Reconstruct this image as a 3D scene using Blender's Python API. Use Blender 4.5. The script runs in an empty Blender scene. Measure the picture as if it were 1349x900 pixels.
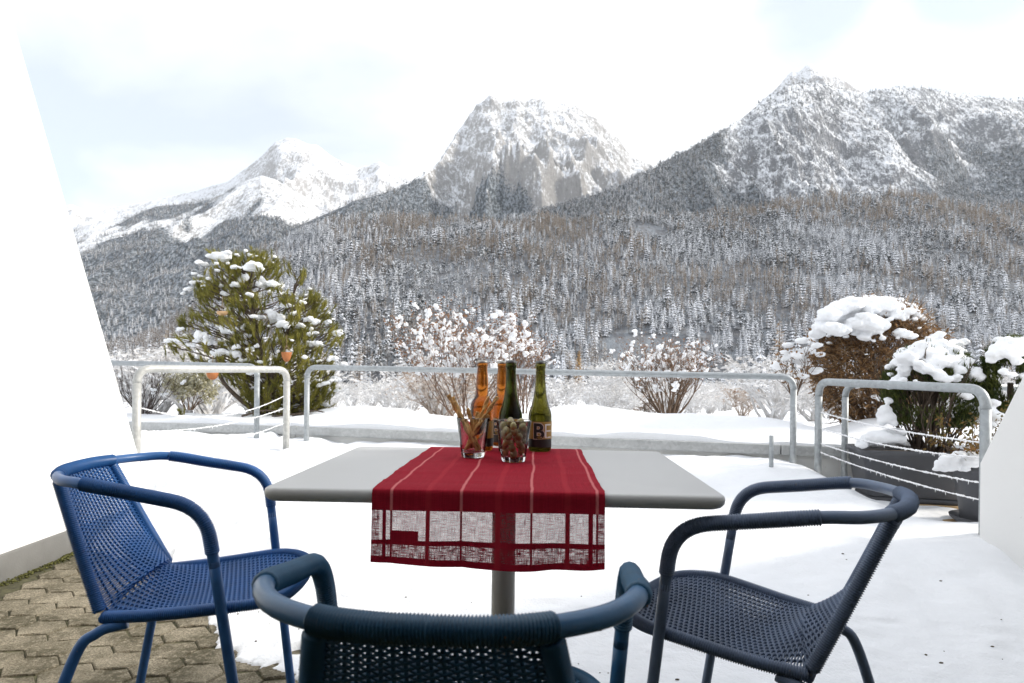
import bpy, math, random
import numpy as np
from mathutils import Vector, Matrix
R = math.radians
random.seed(7)
rng = np.random.default_rng(11)
SC = bpy.context.scene
COL = SC.collection

# ------------------------------------------------------------------ camera
EYE = 0.965
FPX = 824.0                       # focal length in photo pixels (1349 wide)
ROLL, SHY = 0.0113, 37.3
cam_d = bpy.data.cameras.new("camera")
cam = bpy.data.objects.new("camera", cam_d)
COL.objects.link(cam)
cam_d.sensor_width = 36.0
cam_d.lens = 36.0 * FPX / 1349.0
cam_d.shift_y = SHY / 1349.0
cam_d.clip_start, cam_d.clip_end = 0.02, 40000
cam.location = (0, 0, EYE)
cam.rotation_euler = (Matrix.Rotation(R(90), 4, 'X') @ Matrix.Rotation(ROLL, 4, 'Z')).to_euler()
cam_d.dof.use_dof = True
cam_d.dof.focus_distance = 2.1
cam_d.dof.aperture_fstop = 8.0
SC.camera = cam

# ------------------------------------------------------------------ sun, sky, exposure
SUN_EL, SUN_AZ = R(30), R(86)     # azimuth clockwise from +Y (the view direction)
to_sun = Vector((math.sin(SUN_AZ) * math.cos(SUN_EL), math.cos(SUN_AZ) * math.cos(SUN_EL), math.sin(SUN_EL)))
sun_d = bpy.data.lights.new("sun", 'SUN')
sun_d.energy = 2.3
sun_d.angle = R(7)              # veiled by thin cloud
sun_d.color = (1.0, 0.93, 0.82)
sun = bpy.data.objects.new("sun", sun_d)
COL.objects.link(sun)
sun.rotation_euler = to_sun.to_track_quat('Z', 'Y').to_euler()
sun.location = (30, 15, 20)

W = bpy.data.worlds.new("World")
SC.world = W
W.use_nodes = True
nt = W.node_tree
nt.nodes.clear()
def wn(t, **kw):
    n = nt.nodes.new(t)
    for k, v in kw.items():
        setattr(n, k, v)
    return n
sky = wn('ShaderNodeTexSky', sky_type='NISHITA', sun_disc=False, sun_elevation=SUN_EL, sun_rotation=SUN_AZ,
         altitude=1200, air_density=1.0, dust_density=1.0, ozone_density=1.0)
tc = wn('ShaderNodeTexCoord')
mp = wn('ShaderNodeMapping')
mp.inputs['Scale'].default_value = (1.0, 1.0, 2.4)
mp.inputs['Location'].default_value = (0.25, 0.2, 0.45)
n1 = wn('ShaderNodeTexNoise')
n1.inputs['Scale'].default_value = 1.7
n1.inputs['Detail'].default_value = 7
n1.inputs['Roughness'].default_value = 0.52
n1.inputs['Distortion'].default_value = 0.35
cr = wn('ShaderNodeValToRGB')
cr.color_ramp.elements[0].position = 0.28
cr.color_ramp.elements[0].color = (0.50, 0.50, 0.50, 1)
cr.color_ramp.elements[1].position = 0.50
cr.color_ramp.elements[1].color = (0.97, 0.97, 0.97, 1)
skm = wn('ShaderNodeVectorMath', operation='SCALE')
skm.inputs['Scale'].default_value = 0.10
cl = wn('ShaderNodeRGB')
cl.outputs[0].default_value = (0.70, 0.715, 0.74, 1)
mx = wn('ShaderNodeMix', data_type='RGBA')
bg = wn('ShaderNodeBackground')
bg.inputs['Strength'].default_value = 1.0
out = wn('ShaderNodeOutputWorld')
L = nt.links.new
L(tc.outputs['Generated'], mp.inputs['Vector'])
L(mp.outputs[0], n1.inputs['Vector'])
def gap(px, py, r0, r1):
    dx, dy = px - 674.5, py - (450 + SHY)
    d = Vector((dx / FPX, 1, -dy / FPX)).normalized()
    vn = wn('ShaderNodeVectorMath', operation='DOT_PRODUCT'); vn.inputs[1].default_value = d
    L(tc.outputs['Generated'], vn.inputs[0])
    mr = wn('ShaderNodeMapRange', interpolation_type='SMOOTHSTEP'); mr.inputs['From Min'].default_value = math.cos(r1); mr.inputs['From Max'].default_value = math.cos(r0)
    mr.inputs['To Max'].default_value = 1.0
    L(vn.outputs['Value'], mr.inputs['Value']); return mr.outputs[0]
def m2(op, a, b):
    q = wn('ShaderNodeMath', operation=op)
    for i_, v_ in enumerate((a, b)):
        if isinstance(v_, float): q.inputs[i_].default_value = v_
        else: L(v_, q.inputs[i_])
    return q.outputs[0]
gaps = m2('ADD', m2('ADD', m2('MULTIPLY', gap(1050, 5, .01, .10), .15), m2('MULTIPLY', gap(1290, -30, .01, .09), .15)), m2('MULTIPLY', gap(150, 190, .02, .50), .17))
L(m2('SUBTRACT', n1.outputs['Fac'], gaps), cr.inputs['Fac'])
L(sky.outputs[0], skm.inputs[0])
L(cr.outputs[0], mx.inputs['Factor'])
L(skm.outputs[0], mx.inputs['A'])
L(cl.outputs[0], mx.inputs['B'])
L(mx.outputs['Result'], bg.inputs['Color'])
L(bg.outputs[0], out.inputs['Surface'])

vs = SC.view_settings
vs.view_transform = 'Standard'
vs.look = 'None'
vs.exposure = 1.0
vs.gamma = 1.0
SC.cycles.max_bounces = 10
SC.cycles.transparent_max_bounces = 24
SC.cycles.caustics_reflective = False
SC.cycles.caustics_refractive = True
SC.cycles.sample_clamp_indirect = 6.0
SC.cycles.use_denoising = True

# ------------------------------------------------------------------ helpers: numbers
def ray(px, py):
    """direction (per metre of depth) that the lens maps to a photo pixel; used to survey the place from the photograph"""
    dx, dy = px - 674.5, py - (450 + SHY)
    c, s = math.cos(ROLL), math.sin(ROLL)
    return ((dx * c + dy * s) / FPX, -(-dx * s + dy * c) / FPX)
def at(px, py, Y):
    a, e = ray(px, py)
    return Vector((a * Y, Y, EYE + e * Y))
def hash3(ix, iy, iz, seed):
    h = (ix.astype(np.int64) * 374761393 + iy.astype(np.int64) * 668265263 + iz.astype(np.int64) * 2147483647 + seed * 974711) & 0xffffffff
    h = ((h ^ (h >> 13)) * 1274126177) & 0xffffffff
    h = ((h ^ (h >> 16)) * 2246822519) & 0xffffffff
    return ((h ^ (h >> 15)) & 0xffffff) / float(0xffffff)
def vnoise(x, y, z=None, seed=0):
    x = np.asarray(x, float); y = np.asarray(y, float)
    z = np.zeros_like(x) if z is None else np.asarray(z, float)
    ix, iy, iz = np.floor(x), np.floor(y), np.floor(z)
    fx, fy, fz = x - ix, y - iy, z - iz
    fx = fx * fx * fx * (fx * (fx * 6 - 15) + 10); fy = fy * fy * fy * (fy * (fy * 6 - 15) + 10); fz = fz * fz * fz * (fz * (fz * 6 - 15) + 10)
    r = 0
    for a in (0, 1):
        for b in (0, 1):
            for c in (0, 1):
                w = (fx if a else 1 - fx) * (fy if b else 1 - fy) * (fz if c else 1 - fz)
                r = r + w * hash3(ix + a, iy + b, iz + c, seed)
    return r * 2 - 1
def fbm(x, y, z=None, o=4, seed=0, g=0.5):
    r, a, f = 0, 1, 1
    for i in range(o):
        r = r + a * vnoise(np.asarray(x) * f, np.asarray(y) * f, None if z is None else np.asarray(z) * f, seed + i * 17)
        a *= g; f *= 2.03
    return r
def ridged(x, y, o=5, seed=0, g=0.5):
    r, a, f, w = 0, 1, 1, 1
    for i in range(o):
        n = 1 - np.abs(vnoise(np.asarray(x) * f, np.asarray(y) * f, None, seed + i * 31))
        n = n * n * w
        w = np.clip(n * 1.6, 0, 1)
        r = r + a * n
        a *= g; f *= 2.05
    return r
def sstep(a, b, x):
    t = np.clip((np.asarray(x, float) - a) / (b - a), 0, 1)
    return t * t * (3 - 2 * t)

# ------------------------------------------------------------------ helpers: meshes
class MB:
    """collects shapes and links them as one mesh object"""
    def __init__(s): s.v, s.f, s.m, s.n = [], [], [], 0
    def add(s, vs, fs, mi=0):
        b = s.n
        s.v.extend([tuple(p) for p in vs]); s.n += len(vs)
        s.f.extend([tuple(i + b for i in f) for f in fs]); s.m.extend([mi] * len(fs))
    def box(s, c, d, rz=0, mi=0, bev=0.0, taper=1.0):
        cx, cy, cz = c; hx, hy, hz = d[0] / 2, d[1] / 2, d[2] / 2
        co, si = math.cos(rz), math.sin(rz)
        def T(x, y, z): return (cx + co * x - si * y, cy + si * x + co * y, cz + z)
        if bev <= 0:
            vs = [T(x * (taper if z < 0 else 1), y * (taper if z < 0 else 1), z) for z in (-hz, hz) for x, y in ((-hx, -hy), (hx, -hy), (hx, hy), (-hx, hy))]
            s.add(vs, [(3, 2, 1, 0), (4, 5, 6, 7), (0, 1, 5, 4), (1, 2, 6, 5), (2, 3, 7, 6), (3, 0, 4, 7)], mi)
            return
        prof = [(-hz, bev), (-hz + bev * .3, bev * .3), (-hz + bev, 0), (hz - bev, 0), (hz - bev * .3, bev * .3), (hz, bev)]
        rings = []
        for z, ins in prof:
            k = taper + (1 - taper) * (z + hz) / (2 * hz)
            ring = []
            for sx, sy, a0 in ((1, 1, 0), (-1, 1, 90), (-1, -1, 180), (1, -1, 270)):
                for q in (0, 45, 90):
                    an = R(a0 + q)
                    ring.append(T((sx * (hx - bev) + math.cos(an) * (bev - ins)) * k, (sy * (hy - bev) + math.sin(an) * (bev - ins)) * k, z))
            rings.append(ring)
        s.loft(rings, mi=mi)
    def loft(s, rings, cap=True, mi=0, closed=True):
        n = len(rings[0]); vs = [p for r in rings for p in r]; fs = []
        for i in range(len(rings) - 1):
            for j in range(n if closed else n - 1):
                k = (j + 1) % n
                fs.append((i * n + j, i * n + k, (i + 1) * n + k, (i + 1) * n + j))
        if cap:
            fs.append(tuple(reversed(range(n)))); fs.append(tuple((len(rings) - 1) * n + j for j in range(n)))
        s.add(vs, fs, mi)
    def tube(s, pts, r, sides=8, cap=True, mi=0):
        pts = [Vector(p) for p in pts]
        rs = r if hasattr(r, '__len__') else [r] * len(pts)
        t0 = (pts[1] - pts[0]).normalized()
        up = Vector((0, 0, 1)) if abs(t0.z) < .9 else Vector((0, 1, 0))
        nrm = (up - t0 * up.dot(t0)).normalized()
        rings = []
        for i, p in enumerate(pts):
            t = (pts[min(i + 1, len(pts) - 1)] - pts[max(i - 1, 0)])
            t = t.normalized() if t.length > 1e-9 else t0
            nrm = nrm - t * nrm.dot(t)
            nrm = nrm.normalized() if nrm.length > 1e-6 else t.orthogonal().normalized()
            b = t.cross(nrm)
            rings.append([p + (nrm * math.cos(2 * math.pi * k / sides) + b * math.sin(2 * math.pi * k / sides)) * rs[i] for k in range(sides)])
        s.loft(rings, cap, mi)
    def lathe(s, prof, c=(0, 0, 0), sides=24, mi=0, cap=True):
        s.loft([[(c[0] + r * math.cos(2 * math.pi * k / sides), c[1] + r * math.sin(2 * math.pi * k / sides), c[2] + z) for k in range(sides)] for r, z in prof], cap, mi)
    def blob(s, c, r, seed=0, sub=2, amp=.18, mi=0, fr=2.0):
        V, F = ICO[sub]
        d = 1 + amp * fbm(V[:, 0] * fr + seed * 7.3, V[:, 1] * fr + seed * 3.1, V[:, 2] * fr, 2, seed)
        P = V * d[:, None] * np.array(r) + np.array(c)
        s.add(P.tolist(), F, mi)
    def mesh(s, name, smooth=True):
        me = bpy.data.meshes.new(name)
        me.from_pydata(s.v, [], s.f)
        if any(s.m): me.polygons.foreach_set('material_index', s.m)
        if smooth: me.polygons.foreach_set('use_smooth', [True] * len(me.polygons))
        me.update()
        return me
    def obj(s, name, mats, parent=None, smooth=True, **kw):
        return link(name, s.mesh(name, smooth), mats, parent, **kw)
def ico(sub):
    t = (1 + 5 ** .5) / 2
    V = [Vector(p).normalized() for p in ((-1, t, 0), (1, t, 0), (-1, -t, 0), (1, -t, 0), (0, -1, t), (0, 1, t), (0, -1, -t), (0, 1, -t), (t, 0, -1), (t, 0, 1), (-t, 0, -1), (-t, 0, 1))]
    F = [(0, 11, 5), (0, 5, 1), (0, 1, 7), (0, 7, 10), (0, 10, 11), (1, 5, 9), (5, 11, 4), (11, 10, 2), (10, 7, 6), (7, 1, 8), (3, 9, 4), (3, 4, 2), (3, 2, 6), (3, 6, 8), (3, 8, 9), (4, 9, 5), (2, 4, 11), (6, 2, 10), (8, 6, 7), (9, 8, 1)]
    for _ in range(sub):
        c = {}; F2 = []
        def mid(a, b):
            k = (min(a, b), max(a, b))
            if k not in c:
                V.append(((V[a] + V[b]) / 2).normalized()); c[k] = len(V) - 1
            return c[k]
        for a, b, d in F:
            x, y, z = mid(a, b), mid(b, d), mid(d, a)
            F2 += [(a, x, z), (b, y, x), (d, z, y), (x, y, z)]
        F = F2
    return np.array([tuple(v) for v in V]), F
ICO = {k: ico(k) for k in (0, 1, 2, 3)}
def link(name, me, mats, parent=None, kind=None, label=None, cat=None, group=None, loc=None, rz=0):
    o = bpy.data.objects.new(name, me)
    COL.objects.link(o)
    if mats is not None and me is not None:
        for m in (mats if isinstance(mats, (list, tuple)) else [mats]):
            me.materials.append(m)
    if parent: o.parent = parent
    if loc is not None: o.location = loc
    if rz: o.rotation_euler = (0, 0, rz)
    tag(o, label, cat, group, kind)
    return o
def tag(o, label=None, cat=None, group=None, kind=None):
    for k, v in (('label', label), ('category', cat), ('group', group), ('kind', kind)):
        if v: o[k] = v
    return o
def thing(name, label, cat, loc=(0, 0, 0), rz=0, group=None):
    return link(name, None, None, None, None, label, cat, group, loc, rz)
def dup(o, parent=None):
    c = o.copy(); COL.objects.link(c); c.parent = parent
    for ch in list(o.children): dup(ch, c)
    return c
def catmull(P, n=8):
    P = [Vector(p) for p in P]; o = []
    Q = [P[0] * 2 - P[1]] + P + [P[-1] * 2 - P[-2]]
    for i in range(1, len(Q) - 2):
        for k in range(n):
            t = k / n
            a, b, c, d = Q[i - 1], Q[i], Q[i + 1], Q[i + 2]
            o.append(.5 * ((2 * b) + (c - a) * t + (2 * a - 5 * b + 4 * c - d) * t * t + (3 * b - a - 3 * c + d) * t ** 3))
    o.append(P[-1])
    return o
def bend(a, c, b, r, n=7):
    """corner at c between a and b rounded with setback r"""
    a, b, c = Vector(a), Vector(b), Vector(c)
    p, q = c + (a - c).normalized() * r, c + (b - c).normalized() * r
    return [p * (1 - t) ** 2 + c * 2 * t * (1 - t) + q * t * t for t in [k / n for k in range(n + 1)]]
def resample(P, step):
    P = [Vector(p) for p in P]
    d = [0]
    for i in range(1, len(P)): d.append(d[-1] + (P[i] - P[i - 1]).length)
    n = max(2, int(round(d[-1] / step))); o = []; j = 0
    for k in range(n + 1):
        t = d[-1] * k / n
        while j < len(P) - 2 and d[j + 1] < t: j += 1
        u = (t - d[j]) / max(1e-9, d[j + 1] - d[j])
        o.append(P[j].lerp(P[j + 1], min(1, u)))
    return o
def heightmesh(name, X, Y, Z, attrs=None):
    """grid mesh from 2-D arrays"""
    ny, nx = X.shape
    me = bpy.data.meshes.new(name)
    co = np.stack([X, Y, Z], -1).reshape(-1, 3).astype(np.float32)
    idx = np.arange(ny * nx).reshape(ny, nx)
    q = np.stack([idx[:-1, :-1], idx[:-1, 1:], idx[1:, 1:], idx[1:, :-1]], -1).reshape(-1, 4)
    me.vertices.add(len(co)); me.vertices.foreach_set('co', co.ravel())
    me.loops.add(q.size); me.loops.foreach_set('vertex_index', q.ravel().astype(np.int32))
    me.polygons.add(len(q)); me.polygons.foreach_set('loop_start', (np.arange(len(q)) * 4).astype(np.int32))
    me.polygons.foreach_set('use_smooth', np.ones(len(q), bool))
    me.update(); me.validate()
    for k, a in (attrs or {}).items():
        at_ = me.attributes.new(k, 'FLOAT', 'POINT'); at_.data.foreach_set('value', a.reshape(-1).astype(np.float32))
    return me

# ------------------------------------------------------------------ helpers: materials
class NT:
    def __init__(s, name):
        s.m = bpy.data.materials.new(name); s.m.use_nodes = True
        s.t = s.m.node_tree; s.p = s.t.nodes['Principled BSDF']; s.o = s.t.nodes['Material Output']
    def n(s, t, ins=None, **kw):
        x = s.t.nodes.new(t)
        for k, v in kw.items(): setattr(x, k, v)
        for k, v in (ins or {}).items(): s.set(x.inputs[k], v)
        return x
    def set(s, sock, v):
        if isinstance(v, bpy.types.NodeSocket): s.t.links.new(v, sock)
        elif isinstance(v, tuple) and len(v) == 3 and sock.type == 'RGBA': sock.default_value = (*v, 1)
        else: sock.default_value = v
    def P(s, **kw):
        for k, v in kw.items(): s.set(s.p.inputs[k.replace('_', ' ')], v)
        return s
    def obj(s): return s.n('ShaderNodeTexCoord').outputs['Object']
    def noise(s, scale, detail=3, rough=.5, vec=None, dist=0, col=False):
        x = s.n('ShaderNodeTexNoise', {'Scale': scale, 'Detail': detail, 'Roughness': rough, 'Distortion': dist, 'Vector': vec or s.obj()})
        return x.outputs['Color' if col else 'Fac']
    def ramp(s, fac, a, b, ca=(0, 0, 0), cb=(1, 1, 1)):
        x = s.n('ShaderNodeValToRGB', {'Fac': fac})
        e = x.color_ramp.elements
        e[0].position, e[1].position = a, b
        e[0].color, e[1].color = (*ca, 1), (*cb, 1)
        return x.outputs[0]
    def mix(s, f, a, b):
        return s.n('ShaderNodeMix', {'Factor': f, 'A': a, 'B': b}, data_type='RGBA').outputs['Result']
    def math(s, op, a, b=0.0, c=None):
        x = s.n('ShaderNodeMath', operation=op)
        s.set(x.inputs[0], a); s.set(x.inputs[1], b)
        if c is not None: s.set(x.inputs[2], c)
        return x.outputs[0]
    def attr(s, name): return s.n('ShaderNodeAttribute', attribute_name=name).outputs['Fac']
    def nz(s):
        return s.n('ShaderNodeSeparateXYZ', {'Vector': s.n('ShaderNodeNewGeometry').outputs['Normal']}).outputs['Z']
    def bump(s, h, strength=.3, dist=.01):
        s.set(s.p.inputs['Normal'], s.n('ShaderNodeBump', {'Height': h, 'Strength': strength, 'Distance': dist}).outputs[0]); return s

def m_simple(name, col, rough=.6, var=.12, scale=8, bump=0, bscale=60, metal=0, bdist=.004, spec=.5):
    t = NT(name)
    f = t.noise(scale, 4)
    c2 = tuple(max(0, x * (1 - var)) for x in col); c1 = tuple(min(1, x * (1 + var)) for x in col)
    t.P(Base_Color=t.ramp(f, .3, .7, c2, c1), Roughness=rough, Metallic=metal)
    t.p.inputs['Specular IOR Level'].default_value = spec
    if bump: t.bump(t.noise(bscale, 4), bump, bdist)
    return t.m

def make_snow(name, scale=1.0, grain=.25, col=(.88, .895, .92)):
    t = NT(name)
    a = t.noise(2.2 * scale, 5, .55); b = t.noise(90 * scale, 3, .6); g = t.noise(14 * scale, 4)
    t.P(Base_Color=t.mix(t.ramp(a, .3, .7), tuple(x * .975 for x in col), col), Roughness=.62)
    t.p.inputs['Specular IOR Level'].default_value = .25
    h = t.math('ADD', t.math('MULTIPLY', b, .45), t.math('ADD', t.math('MULTIPLY', g, 1.2), a))
    t.bump(h, grain, .03 / scale)
    return t.m
SNOW = make_snow('snow')
SNOWSOFT = make_snow('snow_clump', 2.5, .3)

def paint(name, col, chip=(.25, .2, .15), rough=.38):
    t = NT(name)
    f = t.noise(11, 5, .6); w = t.noise(140, 3, .7); w2 = t.noise(9, 2)
    base = t.mix(t.ramp(f, .3, .75), tuple(x * .78 for x in col), tuple(min(1, x * 1.25) for x in col))
    wear = t.math('MULTIPLY', t.ramp(w, .66, .70), t.ramp(w2, .52, .64))
    t.P(Base_Color=t.mix(wear, base, chip), Roughness=t.math('ADD', t.math('MULTIPLY', f, .2), rough - .1))
    t.bump(t.noise(260, 2), .08, .002)
    return t.m

def plaster(name, col):
    t = NT(name)
    a = t.noise(.9, 5, .6); b = t.noise(210, 4, .6); d = t.noise(34, 2)
    spots = t.ramp(t.noise(26, 2, .5), .74, .77)
    c = t.mix(t.ramp(a, .3, .7), tuple(x * .96 for x in col), col)
    t.P(Base_Color=t.mix(t.math('MULTIPLY', spots, .35), c, (.45, .42, .38)), Roughness=.8)
    t.bump(t.math('ADD', b, t.math('MULTIPLY', d, .6)), .22, .004)
    return t.m
WALLW = plaster('white_plaster', (.80, .80, .79))
WALLP = plaster('parapet_plaster', (.66, .66, .64))

def galv(name, col=(.50, .52, .54), metal=.35):
    t = NT(name)
    v = t.n('ShaderNodeTexVoronoi', {'Scale': 55, 'Vector': t.obj()}).outputs['Color']
    g = t.n('ShaderNodeSeparateColor', {'Color': v}).outputs[0]
    f = t.math('ADD', t.math('MULTIPLY', g, .2), t.math('ADD', t.math('MULTIPLY', t.noise(7, 5, .65), .6), .1))
    t.P(Base_Color=t.ramp(f, .25, .75, tuple(x * .72 for x in col), tuple(min(1, x * 1.25) for x in col)), Roughness=.5, Metallic=metal)
    return t.m
GALV = galv('galvanised_steel', (.36, .385, .40), .4)
CAPM = galv('cap_sheet_metal', (.42, .43, .43), .3)

# =================================================================== TERRAIN, MOUNTAINS, SKY-HIGH THINGS
def mountain_mat(name, rock=(.30, .285, .265), forest=(.042, .052, .060), snow=(.84, .86, .90), steep=(.52, .66), nscale=.02):
    t = NT(name)
    P = t.n('ShaderNodeNewGeometry').outputs['Position']
    n1 = t.noise(nscale, 7, .68, P); n2 = t.noise(nscale * 7, 6, .72, t.n('ShaderNodeMapping', {'Vector': P, 'Scale': (1.5, .6, .8)}).outputs[0])
    sc = t.n('ShaderNodeMapping', {'Vector': P, 'Scale': (.05, .02, .006)}).outputs[0]
    st = t.noise(1.0, 5, .7, sc)                              # gullies and ledges
    n3 = t.noise(nscale * 20, 4, .75, t.n('ShaderNodeMapping', {'Vector': P, 'Scale': (1.5, .5, .7)}).outputs[0])
    k = t.math('ADD', t.math('MULTIPLY_ADD', t.nz(), .42, .30), t.math('ADD', t.math('MULTIPLY', t.math('SUBTRACT', n1, .5), .60), t.math('ADD', t.math('ADD', t.math('MULTIPLY', t.math('SUBTRACT', n2, .5), .75), t.math('MULTIPLY', t.math('SUBTRACT', n3, .5), .75)), t.math('MULTIPLY', t.math('SUBTRACT', st, .5), .65))))
    snowf = t.ramp(k, *steep)
    rk = t.mix(n2, tuple(x * .65 for x in rock), tuple(x * 1.2 for x in rock))
    c = t.mix(snowf, rk, snow)
    fa = t.attr('forest')
    tree = t.noise(.11, 4, .75, t.n('ShaderNodeMapping', {'Vector': P, 'Scale': (1, .4, .8)}).outputs[0])
    dens = t.math('ADD', fa, t.math('MULTIPLY', t.math('SUBTRACT', tree, .5), 1.5))
    fm = t.ramp(dens, .45, .62)
    tsp = t.noise(1.0, 3, .75, t.n('ShaderNodeMapping', {'Vector': P, 'Scale': (.085, .03, .05)}).outputs[0])
    fcol = t.mix(t.ramp(tsp, .44, .60), forest, (.30, .33, .37))
    c = t.mix(fm, c, fcol)
    t.P(Base_Color=c, Roughness=.85)
    t.p.inputs['Specular IOR Level'].default_value = .1
    t.bump(t.math('ADD', t.math('MULTIPLY', n1, 2.0), t.math('ADD', n2, t.math('MULTIPLY', st, .8))), .7, 26)
    return t.m

def terrain_layer(name, sil, Yr, Yb, zb, amp, treeline, mat, label=None, pw=1.0, da=.0026, ny=150, fs=.0016, seed=1, jag=1.0, back=.5, fstr=1.0, bulge=0.0, slabs=0.0):
    S = np.array([ray(*p) for p in sil])
    S = S[np.argsort(S[:, 0])]
    a = np.arange(S[0, 0], S[-1, 0], da)
    e = np.interp(a, S[:, 0], S[:, 1])
    if isinstance(Yr, (list, tuple)):
        K = np.array([(ray(px, 300)[0], y) for px, y in Yr]); yr = np.interp(a, K[:, 0], K[:, 1])
    else: yr = np.full_like(a, Yr)
    k = np.ones(9) / 9
    yr = np.convolve(np.pad(yr, 4, mode='edge'), k, 'valid')
    s = np.concatenate([np.linspace(0, 1, ny), 1 + np.linspace(0, back, max(6, ny // 6))[1:]])
    A, Sg = np.meshgrid(a, s); YR = np.broadcast_to(yr, A.shape); E_ = np.broadcast_to(e, A.shape)
    Y = Yb + (YR - Yb) * Sg
    # jitter the rows so ridges wander off straight lines
    X = A * Y
    zr = EYE + E_ * YR
    sc = np.clip(Sg, 0, 1)
    prof = sc ** pw + bulge * np.sin(sc * math.pi)
    Z = zb + (zr - zb) * prof
    Z = np.where(Sg > 1, zr - (Sg - 1) * (YR - Yb) * .75, Z)
    env = np.sin(np.clip(sc, 0, 1) * math.pi)
    r1 = ridged(X * fs, Y * fs * .6, 6, seed, .42) - .85
    r2 = fbm(X * fs * 9, Y * fs * 9, None, 4, seed + 5)
    amp = amp * np.clip((zr - zb) / 1500, .12, 1.2)
    Z = Z + amp * (r1 - .5) * np.maximum(env, .045 * jag) + amp * .07 * r2 * np.maximum(env, .15 * jag)
    if slabs: Z = Z + slabs * amp * .10 * np.maximum(env, .2) * (ridged(X * fs * 5 + Z * fs * 2.5, Y * fs * 5, 4, seed + 9) - .8)
    if name != 'forest_hill':
        Z = np.maximum(Z, zb - 60)
        Z = np.where(Sg < 1, np.minimum(Z, EYE + (E_ + .004 * (1 - Sg)) * Y + amp * .06 * r2 * jag), Z)
    fn = fbm(X * .0022, Y * .0015, None, 4, seed + 3)
    fn2 = fbm(X * .010, Y * .006, None, 3, seed + 4)
    tl = treeline(A, X, Y) if callable(treeline) else treeline
    F = sstep(260, -260, Z - tl + fn * 400 + fn2 * 150) * fstr
    me = heightmesh(name, X, Y, Z, {'forest': F})
    o = link(name, me, mat, kind='structure')
    if label: o['label'] = label
    return dict(A=A, S=Sg, X=X, Y=Y, Z=Z, F=F, yr=yr, a=a, s=s, Yb=Yb, o=o)

M_FAR = mountain_mat('snowy_rock_far', rock=(.40, .39, .39), steep=(.46, .63), nscale=.0045)
M_MID = mountain_mat('snowy_rock', rock=(.36, .35, .345), steep=(.49, .67), nscale=.005)
M_RIGHT = mountain_mat('snowy_rock_wooded', rock=(.20, .205, .22), steep=(.48, .68), nscale=.006)
M_HILL = mountain_mat('forest_floor', rock=(.3, .3, .3), steep=(.2, .3), forest=(.22, .225, .24))

LAY = {}
LAY['far_left'] = terrain_layer('far_peak', [(20, 285), (60, 275), (95, 268), (112, 274), (160, 270), (220, 259), (262, 249), (300, 238), (325, 221), (348, 202), (363, 186), (378, 181), (392, 182), (403, 187), (418, 191), (440, 206), (470, 219), (490, 214), (500, 211), (512, 219), (540, 226), (580, 240), (640, 290)],
    7200, 3600, 300, 300, 900, M_FAR, ny=130, fs=.0016, seed=21, pw=1.15, slabs=1.0)
LAY['shoulder'] = terrain_layer('wooded_shoulder', [(20, 330), (90, 305), (120, 295), (160, 288), (205, 272), (250, 268), (275, 262), (305, 248), (328, 236), (345, 230), (362, 235), (385, 248), (410, 264), (440, 280), (480, 300), (520, 320)],
    4700, 2000, 60, 130, 1020, M_MID, ny=120, fs=.0022, seed=33, pw=.95)
LAY['centre'] = terrain_layer('centre_peak', [(330, 340), (372, 304), (420, 281), (470, 263), (520, 246), (552, 229), (575, 211), (590, 190), (604, 166), (618, 147), (630, 131), (640, 125), (648, 122), (658, 127), (668, 128), (680, 123), (692, 127), (702, 125), (716, 124), (728, 131), (742, 135), (758, 139), (768, 143), (785, 155), (797, 168), (805, 174), (815, 182), (822, 193), (830, 204), (845, 211), (862, 217), (900, 252), (950, 295), (990, 320)],
    [(330, 3300), (470, 3400), (560, 4000), (610, 5000), (830, 5200), (990, 5000)], 2000, 150, 380, lambda A, X, Y: 960 + 640 * sstep(-.10, -.19, A), M_MID, ny=190, fs=.0017, seed=45, pw=1.08, jag=1.6, da=.0020, slabs=1.6)
LAY['summit'] = terrain_layer('right_summit', [(940, 200), (985, 152), (1005, 130), (1018, 118), (1030, 106), (1036, 98), (1044, 91), (1052, 92), (1060, 86), (1068, 83), (1076, 87), (1090, 92), (1104, 99), (1112, 101), (1125, 112), (1160, 130), (1200, 150)],
    4600, 3300, 900, 170, 500, M_FAR, ny=90, fs=.003, seed=52, jag=1.8, da=.0018, slabs=1.5)
LAY['right_back'] = terrain_layer('right_mountain_flank', [(1000, 150), (1040, 128), (1075, 116), (1110, 117), (1140, 122), (1180, 114), (1215, 113), (1240, 119), (1262, 123), (1300, 128), (1349, 130), (1450, 140), (1600, 170)],
    3900, 2000, 180, 220, 1150, M_RIGHT, ny=150, fs=.0028, seed=61, pw=1.0, fstr=.62, slabs=1.2)
LAY['right'] = terrain_layer('right_mountain', [(560, 335), (640, 302), (690, 285), (740, 269), (800, 251), (850, 229), (880, 209), (920, 191), (950, 171), (985, 149), (1010, 128), (1035, 114), (1050, 110), (1075, 107), (1100, 116), (1120, 136), (1150, 156), (1175, 176), (1203, 216), (1235, 234), (1262, 246), (1311, 264), (1360, 285), (1420, 310)],
    [(560, 2100), (800, 2400), (900, 2700), (1000, 3100), (1100, 3300), (1200, 2800), (1420, 2300)], 1750, 150, 210, lambda A, X, Y: 740 + 700 * sstep(.43, .29, A) + 60 * sstep(.50, .62, A), M_RIGHT, ny=150, fs=.0032, seed=74, pw=1.0, slabs=1.0)
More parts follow.
